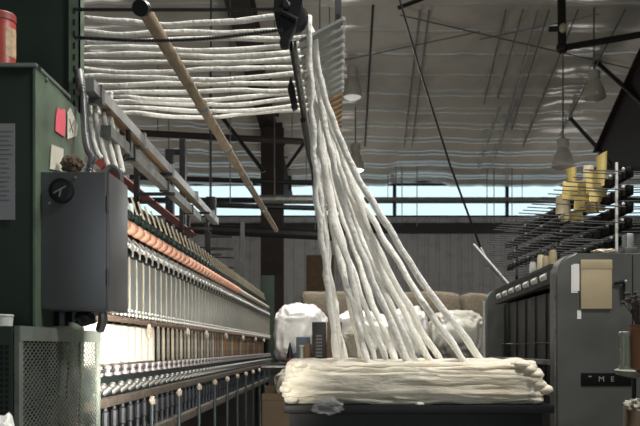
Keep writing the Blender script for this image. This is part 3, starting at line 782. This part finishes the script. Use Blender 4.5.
obj('plate', MB().prism([(q.x, q.z) for q in (P(291, 79, 2.9), P(295, 90, 2.9), P(298, 108, 2.9), P(293, 112, 2.9), P(290, 100, 2.9), P(288, 92, 2.9))], 2.87, 2.9, 'y'), 'black', t)
obj('bolt', MB().lathe(P(295, 109, 2.9) + Vector((0, -.04, 0)), [(.009, 0), (.012, .004), (.012, .02)], 10, 'y'), 'blackiron', t)
tag(obj('edge_cable', MB().tube(smoothpath([P(303, 120, 3.2), P(308, 150, 3.8), P(313, 172, 4.2), P(314, 185, 4.4), P(316, 203, 4.8)], 6), .011, 8), 'black'), 'black hose along the left edge of the falling strands', 'hose')

# ------------------------------------------------------------------ table and pile
tz = H - .2
T0, T1 = 2.98, 3.55
t = thing('work_table', 'black work table carrying the pile of roving', 'table', (.28, 3.25, 0))
obj('table_top', MB().box((-.19, T0, tz - .03), (.76, T1, tz), .006), 'table', t)
for X in (-.15, .70):
    for d in (T0 + .05, T1 - .06): obj('leg', MB().box((X - .022, d - .022, 0), (X + .022, d + .022, tz - .03)), 'table', t)
for d in (T0 + .03, T1 - .06): obj('apron', MB().box((-.15, d, tz - .085), (.70, d + .02, tz - .03)), 'table', t)
# pile: a soft mass of folded roving, streaked along its length
b = MB()
NX, NA = 150, 110
px0, px1 = -.19, .735; hy, hz2 = .265, .071; cy_, cz_ = T0 + .285, tz + .071
rings = []
for i in range(NX + 1):
    u = i / NX; X = px0 + (px1 - px0) * u
    e = max(0, 1 - (min(u, 1 - u) / .035)) if min(u, 1 - u) < .035 else 0
    k = math.sqrt(max(0, 1 - e * e)) * .25 + .75
    top = 1 + .10 * noise.noise(Vector((u * 3.3, 1, 0))) + .05 * noise.noise(Vector((u * 9, 4, 0)))
    ring = []
    for j in range(NA):
        a = 2 * PI * j / NA; ca, sa = math.cos(a), math.sin(a)
        y = math.copysign(abs(ca) ** .45, ca) * hy; z = math.copysign(abs(sa) ** .6, sa) * hz2 * (top if sa > 0 else 1)
        s_ = (y + z * 1.0) * 1.0
        n = 0
        for fr_, am in ((26, .0105), (52, .0065), (95, .0035)):
            q = Vector((X * 3.2 + fr_, (y * .8 + 0) * fr_ * 1.1, z * fr_ * 1.35 + X * 2.2 * math.sin(fr_)))
            n += am * (1 - 2.6 * abs(noise.noise(q)))
        n += .010 * noise.noise(Vector((X * 5, y * 9, z * 14)))
        rad = Vector((0, ca * .9, sa)).normalized()
        p = Vector((X, cy_ + y * k, cz_ + z * k)) + rad * n
        p.x += .014 * noise.noise(Vector((z * 40, y * 20, u * 2))) * (1 if u in (0, 1) else 1)
        p.z = max(p.z, tz + .0015)
        ring.append(b.bm.verts.new(p))
    rings.append(ring)
for ra, rb in zip(rings, rings[1:]):
    for j in range(NA): b.face([ra[j], ra[(j + 1) % NA], rb[(j + 1) % NA], rb[j]])
b.face(rings[0][::-1]); b.face(rings[-1])
for L_ in range(24):                                  # single rovings lying on the front and the top
    front = L_ < 13
    z0_ = tz + .014 + .0092 * L_ if front else tz + .136
    y0_ = T0 + .022 if front else T0 + .05 + .035 * (L_ - 13)
    xa = px0 + .05 + .10 * random.random(); xb_ = px1 - .03 - .25 * random.random() * (L_ % 3)
    pts = []; rr = []
    for j in range(31):
        u = j / 30; X = xa + (xb_ - xa) * u
        w1 = .016 * noise.noise(Vector((u * 3.5, L_ * 2.3, 0))) + .005 * noise.noise(Vector((u * 11, L_ * 1.3, 4)))
        zz = z0_ + w1; bulge = .012 * (1 - abs((zz - cz_) / .085) ** 2)
        pts.append(Vector((X, y0_ + .016 - bulge if front else y0_ + w1 * 1.4, max(zz if front else z0_ + w1 * .5, tz + .010))))
        rr.append(.0115 * (1 + .35 * noise.noise(Vector((u * 9, L_ * 3.1, 7)))) * math.sin(PI * (.08 + .84 * u)) ** .4)
    b.tube(pts, rr, 8)
for k in range(15):                                   # bulging folds at both ends
    L_ = k // 2
    zc2 = tz + .018 + L_ * .0175
    b.blob((.722 - .012 * abs(L_ - 2.0) + .012 * math.sin(k * 2.1), T0 + .06 + .09 * (k % 2), zc2), .034, .06, .0195, .1, 2, 3, k + 3, floor=tz + .001)
    if k % 2 == 0: b.blob((-.178 + .008 * abs(L_ - 2), T0 + .055, zc2), .03, .05, .0185, .1, 2, 3, k + 30, floor=tz + .001)
tag(obj('roving_pile', b, 'pile', angle=180), 'thick folded pile of cream roving on the black table', 'wool pile')
# plastic scrap on the table front
b = MB().blob(P(328, 406, 2.966), .05, .022, .026, .5, 2.4, 4, 3)
tag(obj('plastic_wrap', b, 'clear'), 'crumpled clear plastic wrap hanging at the table front edge', 'plastic wrap')
tag(obj('lint_scrap', MB().blob(P(420, 404, 2.99) , .016, .008, .007, .3, 3, 2, 4, floor=tz + .0005), 'roving'), 'tiny white lint scrap on the table edge', 'lint')

# ------------------------------------------------------------------ back store: bags and bales
def bag(name, x0, y0, x1, y1, d, m, label, seed, dep=.4, cat='bag'):
    a = P(x0, y1, d); c = P(x1, y0, d)
    w = (c.x - a.x) / 2; h = (c.z - a.z) / 2
    b = MB()
    r_ = bmesh.ops.create_icosphere(b.bm, subdivisions=5, radius=1)
    ctr = Vector(((a.x + c.x) / 2, d + dep, (a.z + c.z) / 2))
    for v in r_['verts']:
        q = v.co
        f = lambda s_: math.copysign(abs(s_) ** .62, s_)
        n = noise.noise(q * 1.6 + Vector((seed * 3.7, 0, 0))) * .13
        rid = 1 - abs(noise.noise(q * 3.1 + Vector((seed, seed * 2, 0)))) * 2
        n += .07 * rid * rid - .04 + .03 * noise.noise(q * 9 + Vector((0, seed, 0)))
        p = Vector((f(q.x) * w, f(q.y) * dep, f(q.z) * h)) * (1 + n)
        v.co = ctr + p
        v.co.z = max(v.co.z, a.z)
    return tag(obj(name, b, m, angle=180), label, cat)
sh = H - .14
t = thing('storage_bench', 'low dark bench under the bags behind the work table', 'bench', (.4, 7.2, 0))
obj('bench_top', MB().box((-.59, 6.6, sh - .04), (1.35, 9.0, sh)), 'nearblack', t)
for X in (-.5, .3, 1.25):
    for d in (6.65, 8.9): obj('leg', MB().box((X - .03, d - .03, 0), (X + .03, d + .03, sh - .04)), 'nearblack', t)
obj('edge_strip', MB().box((-.59, 6.585, sh - .012), (1.35, 6.6, sh + .001)), 'dsteel', t)
def sit(y1, d): return 348 - (sh - H) * F / d
bag('plastic_bag', 272, 303, 326, 0, 7.0, 'plastic_bag', 'white plastic sack of wool left of the falling strands', 1, .35) if False else None
bag('plastic_bag', 272, 303, 326, sit(0, 7.0), 7.0, 'plastic_bag', 'bright white plastic sack of wool at the far left behind the table', 1, .35)
bag('plastic_bag', 333, 310, 390, sit(0, 7.1), 7.1, 'plastic_bag', 'white plastic sack behind the middle of the falling strands', 2, .35)
bag('plastic_bag', 392, 306, 431, sit(0, 7.0), 7.0, 'plastic_bag', 'tall shiny white sack beside the outermost falling strand', 3, .33)
bag('clear_bag', 434, 308, 492, sit(0, 7.2), 7.2, mat('cloudy_poly', (.56, .54, .47), .3, var=.15, scale=5, bump=.7, bscale=9), 'cloudy grey bag of wool next to the right machine', 4, .4)
bag('wool_bag', 340, 330, 372, sit(0, 6.8), 6.8, mat('dull_sack', (.26, .24, .18), .6, var=.2, scale=6, bump=.5, bscale=9), 'dull grey brown sack in front of the middle white sack', 6, .1)
def bale(x0, y0, x1, d, label, seed):
    a = P(x0, 348, d); c = P(x1, y0, d)
    b = MB().box((a.x, d, sh - .0), (c.x, d + .6, c.z), .07)
    bmesh.ops.subdivide_edges(b.bm, edges=b.bm.edges[:], cuts=2, use_grid_fill=True)
    for v in b.bm.verts: v.co += Vector((noise.noise(v.co * 4), noise.noise(v.co * 4 + Vector((9, 0, 0))), noise.noise(v.co * 4 + Vector((0, 9, seed))))) * .025; v.co.z = max(v.co.z, sh)
    tag(obj('wool_bale', b, 'burlap', angle=60), label, 'bale', 'tan bales at the back')
bale(301, 291, 350, 8.2, 'leftmost tan bale behind the falling strands', 1)
bale(385, 291, 462, 8.2, 'widest tan bale behind the white sacks, right of the strands', 2)
bale(464, 293, 497, 8.2, 'narrow tan bale closest to the right machine', 3)
# small things on the bench front
c = P(290, 0, 6.65); c.z = sh
t = thing('yarn_cone', 'dark pointed cone with red band on the back bench', 'cone', c)
obj('cone', MB().lathe(c, [(.034, 0), (.03, .06), (.018, .12), (.006, .18), (.002, .185)], 16), 'black', t)
obj('red_band', MB().lathe(c + Vector((0, 0, .03)), [(.032, 0), (.0335, .002), (.031, .03), (.027, .032)], 16), 'conered', t)
c = P(301.5, 0, 6.65); c.z = sh
t = thing('bobbin_tube', 'grey cardboard tube standing beside the dark cone', 'tube', c)
obj('tube', MB().lathe(c, [(.018, 0), (.016, .01), (.016, .15), (.012, .15)], 14), 'celadon', t)
obj('collar', MB().lathe(c + Vector((0, 0, .145)), [(.016, 0), (.022, .003), (.022, .015), (.014, .017)], 14), 'celadon', t)
a = P(302, 0, 6.72); c_ = P(312, 332, 6.72)
tag(obj('printed_carton', MB().box((P(304, 0, 6.74).x, 6.74, sh), (P(311.5, 0, 6.74).x, 6.8, P(0, 344, 6.74).z), .004), 'orange'), 'small orange carton behind the grey tube', 'carton')
tag(obj('printed_packet', MB().box((P(296, 0, 6.8).x, 6.81, sh), (P(310, 0, 6.8).x, 6.85, P(0, 337, 6.8).z), .006), 'blue'), 'blue packet against the far left white sack', 'packet')
c = P(318, 0, 6.65)
t = thing('slatted_crate', 'dark upright crate with ribbed front next to the strands', 'crate', (c.x, 6.7, sh))
obj('shell', MB().box((P(312, 0, 6.66).x, 6.66, sh), (P(326, 0, 6.66).x, 6.8, P(0, 322, 6.66).z), .004), 'blackiron', t)
b = MB()
for k in range(9): b.box((P(316, 0, 6.65).x, 6.645, sh + .02 + k * .026), (P(322, 0, 6.65).x, 6.66, sh + .034 + k * .026))
obj('ribs', b, 'rodgrey', t)
tag(obj('brown_carton', MB().box((P(327, 0, 6.7).x, 6.7, sh), (P(342, 0, 6.7).x, 6.85, P(0, 322, 6.7).z), .005), 'board'), 'brown carton right of the dark upright crate', 'carton')
# under the bench
a = P(262, 395, 6.2)
t = thing('cardboard_box', 'open cardboard box on the floor past the spinning frame', 'box', (P(277, 0, 6.2).x, 6.3, 0))
q0, q1 = P(262, 0, 6.2).x, P(291, 0, 6.2).x
zt2 = P(0, 397, 6.2).z
obj('carton', MB().box((q0, 6.2, 0), (q1, 6.5, zt2), .004), 'cardboard', t)
obj('flap', MB().bar((q0, 6.2, zt2), (q1, 6.2, zt2), .004, .05), 'cardboard', t); obj('flap', MB().bar((q0, 6.5, zt2 + .03), (q1, 6.5, zt2 + .03), .004, .08), 'cardboard', t)
tag(obj('wool_sack', MB().blob((P(284, 0, 6.35).x, 6.36, zt2 + .10), .07, .1, .10, .3, 2, 3, 2, floor=zt2 + .001), 'fluff'), 'small grey sack lying on the cardboard box', 'sack')
bp = P(306, 290, 27.6); bq = P(334, 254, 27.6)
tag(obj('wall_board', MB().box((bp.x, 27.9, bp.z), (bq.x, 27.955, bq.z), .01), 'board'), 'brown board fixed on the grey back wall', 'board')

# ------------------------------------------------------------------ right machine
XM = .93; R0, R1 = 3.6, 5.3
rm = thing('twisting_frame', 'dark grey textile machine with rounded end cabinet at the right', 'machine', (1.4, 4.5, 0))
def endcab(d0, d1, zt_, rad, x1):
    poly = [(XM, 0)]
    for k in range(9):
        a = PI - k * PI / 16
        poly.append((XM + rad + rad * math.cos(a), zt_ - rad + rad * math.sin(a)))
    poly += [(x1, zt_), (x1, 0)]
    return poly
zc_ = hz(253, R0)
b = MB().prism(endcab(R0, 0, zc_, .085, 1.85), R0, R0 + .13, 'y')
eb = [e for e in b.bm.edges if abs(e.verts[0].co.y - R0) < 1e-5 and abs(e.verts[1].co.y - R0) < 1e-5 and max(e.verts[0].co.z, e.verts[1].co.z) > .1]
bmesh.ops.bevel(b.bm, geom=eb, offset=.01, segments=3, affect='EDGES')
ec = obj('end_cabinet', b, 'cabgrey', rm, angle=50)
obj('seam', MB().box((P(632, 0, R0).x, R0 - .003, .3), (P(633, 0, R0).x, R0 + .002, zc_ - .01)), 'perf', ec)
b = MB().prism(endcab(R1, 0, hz(290, R1), .07, 1.8), R1, R1 + .1, 'y')
obj('far_cabinet', b, 'cabgrey', rm, angle=50)
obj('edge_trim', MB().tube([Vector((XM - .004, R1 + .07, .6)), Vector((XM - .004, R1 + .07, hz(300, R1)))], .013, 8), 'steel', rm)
obj('highlight_edge', MB().tube([Vector((XM - .001, R0 + .03, .3)), Vector((XM - .001, R0 + .03, zc_ - .09))], .006, 8), 'dsteel', ec)  # steel tube standing in for the highlight along the cabinet's left bevel
obj('body', MB().box((XM + .18, R0 + .13, .1), (1.75, R1, hz(300, 4.5))), 'nearblack', rm)
b = MB(); dd = R0 + .16; i = 0
while dd < R1 - .03:
    b.box((XM + .10 + .004 * (i % 3), dd, H - .14), (XM + .18, dd + .075, H + .27)); dd += .077; i += 1
obj('slat_panel', b, mat('dark_panel', (.03, .031, .029), .5, .1, var=.35, scale=8), rm, smooth=False)
b = MB(); dd = R0 + .14
while dd < R1: b.blob((XM + .09, dd, H + .025), .004, .004, .004, 0, sub=1); dd += .034
b.tube([(XM + .095, R0 + .13, H + .025), (XM + .095, R1, H + .025)], .003, 6)
obj('thread_guides', b, 'dsteel', rm)
obj('rail', MB().box((XM + .02, R0 + .13, H - .075), (XM + .1, R1, H - .055)), 'dsteel', rm)
obj('low_rail', MB().box((XM + .02, R0 + .13, H - .215), (XM + .1, R1, H - .195)), 'dsteel', rm)
b = MB(); dd = R0 + .2
while dd < R1 - .05: b.lathe((XM + .06, dd, H - .195), [(.02, 0), (.02, .03), (.012, .04), (.012, .11)], 10); dd += .09
obj('spindles', b, 'rod', rm)
# roller beam with bright rollers
pA = Vector((XM + .02, R0 + .13, H + .318)); pB = Vector((XM + .03, 5.1, H + .298))
obj('roller_beam', MB().bar(pA, pB, .035, .07, up=(0, 0, 1)).bar(pA + Vector((.03, 0, .03)), pB + Vector((.03, 0, .03)), .05, .02), 'black', rm, smooth=False)
for i in range(7):
    u = .05 + .135 * i; c0 = pA.lerp(pB, u); c1 = pA.lerp(pB, u + .075)
    o_ = Vector((-.013, 0, .004))
    obj('white_roller', MB().tube([c0 + o_, c1 + o_], .0155, 12), 'white', rm)
b = MB()
for i in range(46):
    c0 = pA.lerp(pB, (i + .5) / 46); b.box(c0 + Vector((-.02, -.007, .035)), c0 + Vector((.05, .007, .052)))
obj('toothed_strip', b, 'arm', rm)
obj('top_cover', MB().box((XM + .12, R0 + .13, H + .3), (1.75, R1, H + .345)), 'nearblack', rm)
# items on the cabinet front
def fx(px): return (px - 338) * R0 / F
t = thing('document_pouch', 'tan document pouch hung on the dark grey cabinet front', 'pouch', (fx(595), R0, hz(309, R0)))
obj('pocket', MB().box((fx(580), R0 - .016, hz(309, R0)), (fx(611), R0 - .001, hz(267, R0)), .004), 'tan', t)
obj('flap', MB().box((fx(579.6), R0 - .019, hz(269.5, R0)), (fx(611.2), R0 - .0005, hz(260, R0)), .004), 'tan', t)
t = tag(obj('paper_slip', MB().box((fx(571), R0 - .004, hz(293, R0)), (fx(577.5), R0 - .002, hz(265, R0))).box((fx(573), R0 - .006, hz(291, R0)), (fx(579), R0 - .004, hz(264, R0))), 'paper', smooth=False), 'white paper slips hanging left of the tan pouch', 'paper')
tag(obj('paper_tag', MB().box((fx(577), R0 - .004, hz(319, R0)), (fx(581), R0 - .001, hz(310.5, R0)), 0), 'paper', smooth=False), 'small white tag below the tan pouch', 'tag')
t = thing('name_plate', 'black name plate with pale raised letters low on the cabinet', 'sign', (fx(605), R0, hz(386, R0)))
obj('plate', MB().box((fx(581), R0 - .006, hz(386, R0)), (fx(631), R0 - .0005, hz(373, R0)), .001), 'plate', t)
def text(s_, px, py, hpx, nm):
    cu_ = bpy.data.curves.new('txt', 'FONT'); cu_.body = s_; cu_.size = hpx * R0 / F * 1.4; cu_.extrude = .0008; cu_.align_x = 'CENTER'
    o = bpy.data.objects.new('txt', cu_); C.objects.link(o)
    bpy.context.view_layer.update()
    me = bpy.data.meshes.new_from_object(o.evaluated_get(bpy.context.evaluated_depsgraph_get()))
    bpy.data.objects.remove(o)
    bm = MB(); bm.bm.from_mesh(me)
    for v in bm.bm.verts: v.co = Vector((fx(px) + v.co.x * 1.05, R0 - .0065 - v.co.z, hz(py, R0) + v.co.y))
    ob = obj(nm, bm, 'letter', t, smooth=False)
text('M', 601, 381.5, 5.5, 'letter'); text('E', 612, 381.5, 5.2, 'letter')
obj('letter', MB().box((fx(588), R0 - .0075, hz(377, R0)), (fx(591), R0 - .006, hz(375.8, R0))), 'letter', t)
t = thing('lever_handle', 'black lever with bright knob right of the tan pouch', 'handle', P(624, 300, R0))
obj('lever', MB().tube([P(615, 283, R0 - .01), P(627, 281, R0 - .03)], .008, 8).tube([P(624, 282, R0 - .025), P(624, 300, R0 - .02)], .006, 8), 'black', t)
obj('knob', MB().blob(P(626, 281.5, R0 - .04), .008, .008, .008, 0, sub=2), 'dsteel', t)
t = thing('bracket_post', 'grey steel bracket standing on the right cabinet top', 'bracket', (fx(632), R0 + .06, zc_))
obj('plate', MB().box((fx(630), R0 + .04, zc_), (fx(637), R0 + .1, hz(232, R0)), .003), 'dsteel', t)
obj('block', MB().box((fx(627), R0 + .03, zc_), (fx(641), R0 + .11, zc_ + .03), .004), 'cabgrey', t)
tag(obj('cloth_scrap', MB().blob((fx(610), R0 + .06, zc_ + .012), .05, .035, .012, .5, 3, 3, 7, floor=zc_ + .001), 'linty'), 'pale lint scrap lying on the right cabinet top', 'scrap')

# creel with pegs
cr = thing('peg_creel', 'black tiered creel of horizontal pegs above the right machine', 'creel', (1.3, 5, H + .345))
bars = [((630, 172), (520, 232)), ((630, 190), (507, 246)), ((630, 207), (509, 257)), ((629, 223), (509, 268)), ((618, 241), (530, 277))]
for i, (a, c) in enumerate(bars):
    XC = 1.30
    d0 = F * XC / (a[0] - 338); d1 = F * XC / (c[0] - 338)
    p = P(*a, d0); q = P(*c, d1)
    bo = obj('creel_bar', MB().bar(p, q, .032, .042), 'creelblack', cr, smooth=False)
    n = 19; off = [(q - p) * ((j + .5) / n) for j in range(n)]
    pl = obj('peg', MB().tube([p, p + Vector((-.20, .01, .012))], .003, 6), 'dconduit', bo)
    pr = obj('peg', MB().tube([p, p + Vector((.20, .01, .006))], .003, 6), 'dconduit', bo)
    for o in off:
        for pp_, sgn in ((pl, 1), (pr, 1)):
            e = pp_.copy(); C.objects.link(e); e.parent = bo; e.location = o
    hub = obj('peg_hub', MB().lathe(p + Vector((-.02, 0, 0)), [(.012, 0), (.024, .004), (.024, .018), (.012, .03)], 10, 'x'), 'creelblack', bo)
    for o in off[::1]:
        e = hub.copy(); C.objects.link(e); e.parent = bo; e.location = o
    cap = obj('cap', MB().blob(p + Vector((-.03, 0, .014)), .008, .008, .008, 0, sub=1), 'white', bo)
    for o in off[1::3]:
        e = cap.copy(); C.objects.link(e); e.parent = bo; e.location = o
for d in (3.95, 5.2, 6.4):
    obj('upright', MB().tube([(1.262 if d < 4 else 1.325, d - .1, H + .34), (1.262 if d < 4 else 1.325, d - .1, H + (.84 if d < 4 else .80))], .007 if d < 4 else .010, 8), 'white' if d < 4 else 'black', cr)
# yellow cards on the creel
cards = [(599, 154, 606.5, 186, 4.25), (584, 164, 593, 180, 4.35), (588, 172, 601, 192, 4.3), (565, 180, 580, 199, 4.5), (568.5, 168, 575, 184, 4.55), (558, 197, 571, 216, 4.6),
         (574, 196, 590, 211, 4.42), (592, 187, 605, 203, 4.28), (579, 182, 590, 198, 4.4), (562, 207, 569, 221, 4.62), (571, 212, 583, 221, 4.5), (586, 203, 597, 213, 4.38), (596, 200, 604, 210, 4.3)]
cw = ['tallest yellow card at the creel top right', 'upright yellow card left of the tallest card', 'broad yellow card below the tallest card', 'broad yellow card at the upper left of the creel', 'narrow yellow card sticking up at the left of the cards',
      'yellow card hanging lowest left on the creel', 'wide yellow card in the lower middle of the creel', 'yellow card directly under the broad right card', 'yellow card in the centre of the creel cards', 'small yellow scrap at the bottom left of the cards',
      'flat yellow strip along the bottom of the cards', 'small yellow strip at the bottom right of the cards', 'rightmost small yellow card near the white post']
for i, (x0, y0, x1, y1, d) in enumerate(cards):
    d *= .965; b = MB(); n = 6; jx = .16 * (x1 - x0); jy = .12 * (y1 - y0)
    r_ = lambda m_: random.uniform(-m_, m_)
    q = [P(x0 - 1 + r_(jx), y1 + r_(jy), d), P(x1 + 1 + r_(jx), y1 + r_(jy), d), P(x1 + 1 + r_(jx), y0 + r_(jy), d), P(x0 - 1 + r_(jx), y0 + r_(jy), d)]
    cv = r_(.03); tw = r_(.04); G_ = []
    for s_ in (0, .004):
        G_.append([[b.bm.verts.new(q[0].lerp(q[1], k / n).lerp(q[3].lerp(q[2], k / n), j / n) + Vector((0, s_ + cv * math.sin(PI * k / n) + tw * (k / n - .5) * j / n, 0))) for k in range(n + 1)] for j in range(n + 1)])
    f, g = G_
    for j in range(n):
        for k in range(n):
            for h_ in (f, g): b.face([h_[j][k], h_[j][k + 1], h_[j + 1][k + 1], h_[j + 1][k]])
        for e in (0, n):
            b.face([f[j][e], f[j + 1][e], g[j + 1][e], g[j][e]]); b.face([f[e][j], f[e][j + 1], g[e][j + 1], g[e][j]])
    tag(obj('yellow_card', b, 'yellow' if i % 4 != 1 else 'yellow_pale', angle=60), cw[i], 'card', 'yellow cards on the creel')
# bobbins standing on the right machine
for i, (px, y0, d, m) in enumerate(((533, 262, 4.9, 'white'), (541, 255, 4.6, 'yellow_pale'), (546, 256, 4.5, 'tan'), (553, 250, 4.3, 'tan'))):
    c = P(px, 0, d); c.z = H + .345; hh = max(.05, P(0, y0, d).z - c.z)
    t = thing('paper_bobbin', ['short white bobbin furthest along the right machine top', 'pale tan bobbin right of the short white bobbin', 'darker tan bobbin in the middle of the right machine top', 'tall tan bobbin nearest the grey cabinet'][i], 'bobbin', c, 'bobbins on the right machine')
    obj('wrap', MB().lathe(c, [(.018, 0), (.022, .004), (.02, hh * .9), (.014, hh)], 14), m, t)
    obj('core', MB().lathe(c, [(.008, hh * .9), (.008, hh + .03), (.004, hh + .032)], 8), 'dconduit', t)

# ------------------------------------------------------------------ right foreground stand
sc = Vector((1.125, 2.30, H - .058))
t = thing('round_stand', 'round grey green stand cut by the right edge of the picture', 'stand', (sc.x, sc.y, 0))
obj('disc', MB().lathe(sc, [(.33, -.022), (.355, -.016), (.36, -.004), (.352, 0)], 56), 'stand', t)
obj('disc_top', MB().lathe(sc, [(.345, 0), (.345, .002)], 56), 'standtop', t)
obj('column', MB().lathe((sc.x, sc.y, 0), [(.2, 0), (.2, .02), (.03, .04), (.03, sc.z - .03), (.08, sc.z - .022)], 20), 'black', t)
obj('prop', MB().tube([(P(634, 0, 2.2).x, 2.2, 0), (P(634, 0, 2.2).x, 2.2, sc.z - .02)], .006, 8), 'black', t)
zs = sc.z + .002
c = P(625.5, 0, 2.22); c.z = zs
t = thing('fluted_spool', 'pale green fluted spool standing on the round stand', 'spool', c)
b = MB(); hh = .098
poly = []
for k in range(24):
    a = 2 * PI * k / 24; rr_ = .0145 if k % 2 else .0125
    poly.append((c.x + rr_ * math.cos(a), c.y + rr_ * math.sin(a)))
obj('barrel', b.prism(poly, zs + .008, zs + hh - .008, 'z'), 'celadon', t, smooth=False)
obj('flange', MB().lathe(c, [(.016, 0), (.0175, .003), (.0165, .010)], 20), 'celadon', t)
obj('flange', MB().lathe(c + Vector((0, 0, hh - .012)), [(.0155, 0), (.0175, .004), (.0175, .011), (.015, .013)], 20), 'celadon', t)
obj('band', MB().lathe(c + Vector((0, 0, hh * .5)), [(.0152, 0), (.0158, .002), (.0152, .006)], 20), 'celadon', t)
c = P(645, 0, 2.2); c.z = zs
t = thing('terracotta_pot', 'terracotta pot of dry twigs beside the pale green spool', 'pot', c)
obj('pot', MB().lathe(c, [(.028, 0), (.034, .004), (.037, .105), (.040, .107), (.040, .116), (.034, .116), (.03, .1)], 24), 'terracotta', t)
b = MB()
for k in range(46):
    a = random.random() * 2 * PI; l = .05 + .05 * random.random(); sp = .008 + .022 * random.random()
    p0_ = c + Vector((.015 * math.cos(a), .015 * math.sin(a), .1))
    p1_ = p0_ + Vector((sp * math.cos(a) * .6, sp * math.sin(a) * .6, l * .6)); p2_ = p1_ + Vector((sp * math.cos(a + 1), sp * math.sin(a + 1), l * .4))
    b.tube([p0_, p1_, p2_], [.002, .0016, .001], 4)
    b.blob(p2_, .006, .006, .005, .4, 3, 1, k)
obj('twigs', b, 'twig', t)
c = P(640, 408, 2.05)
t = thing('wood_box', 'pine box full of grey fluff under the round stand', 'box', (.87, 2.1, 0))
xw = P(624, 0, 2.2).x; zw = P(0, 407, 2.2).z
obj('box', MB().box((xw, 2.0, 0), (1.0, 2.2, zw), .004), 'wood', t)
obj('corner_post', MB().box((xw - .006, 2.16, 0), (xw, 2.19, zw + .006), .002), 'wood', t)
b = MB()
for k in range(6): b.blob((xw + .015 + .03 * k, 2.15 - .02 * (k % 2), zw + .006), .024, .035, .018, .5, 3, 3, k)
obj('fluff', b, 'fluff', t)

# ------------------------------------------------------------------ light
w = bpy.data.worlds.new('sky'); bpy.context.scene.world = w; w.use_nodes = True
bg = w.node_tree.nodes['Background']; bg.inputs[0].default_value = (.80, .95, 1.0, 1); bg.inputs[1].default_value = 1.25
def area(loc, size, power, col=(1, .97, .92), rot=(0, 0, 0), sy=None):
    l = bpy.data.lights.new('lamp', 'AREA'); l.energy = power; l.size = size; l.color = col
    if sy: l.shape = 'RECTANGLE'; l.size_y = sy
    o = bpy.data.objects.new('light', l); C.objects.link(o); o.location = loc; o.rotation_euler = rot
    return o
def aim(o, tgt):
    o.rotation_euler = (Vector(tgt) - o.location).to_track_quat('-Z', 'Y').to_euler()
def fill_point(loc, power, r=.2, col=(1, .95, .86)):
    l = bpy.data.lights.new('lamp', 'POINT'); l.energy = power; l.shadow_soft_size = r; l.color = col
    o = bpy.data.objects.new('light', l); C.objects.link(o); o.location = loc
    return o
area((.6, 3.4, 6.0), .8, 205)
area((.3, 7.6, 6.0), .8, 300)
for X in (-7, 0, 7):
    for d in (10, 17, 24): fill_point((X, d, 4.2), 56, .55)  # added point fills with no fixture, brightening the ceiling
o = area((-.42, 2.25, 1.05), .22, 9, (1, .93, .82)); aim(o, (A, 3.45, 1.2)); o.data.spread = math.radians(90)  # added aisle fill without a fixture, brightens the fat white bobbins
o = area((1.7, 1.5, 3.6), .5, 75); aim(o, (-.4, 2.6, 1.6))  # added unseen fill for the strands and right-facing machine sides
o = area((.8, -5.5, 2.0), 4.5, 26, (.93, .97, 1), sy=3.2); aim(o, (.3, 3, 1.5))  # added area fill standing in for daylight from behind the camera
# ------------------------------------------------------------------ camera
cam = bpy.data.cameras.new('camera'); co = bpy.data.objects.new('camera', cam); C.objects.link(co)
co.location = (0, 0, H); co.rotation_euler = (PI / 2, 0, 0)
cam.sensor_width = 36; cam.lens = F / 640 * 36
cam.shift_x = -18 / 640; cam.shift_y = 135 / 640
cam.clip_start = .05; cam.clip_end = 200
cam.dof.use_dof = True; cam.dof.focus_distance = 3.1; cam.dof.aperture_fstop = 9
sc_ = bpy.context.scene; sc_.camera = co
sc_.view_settings.view_transform = 'Standard'; sc_.view_settings.look = 'None'
sc_.view_settings.exposure = 0; sc_.view_settings.gamma = 1
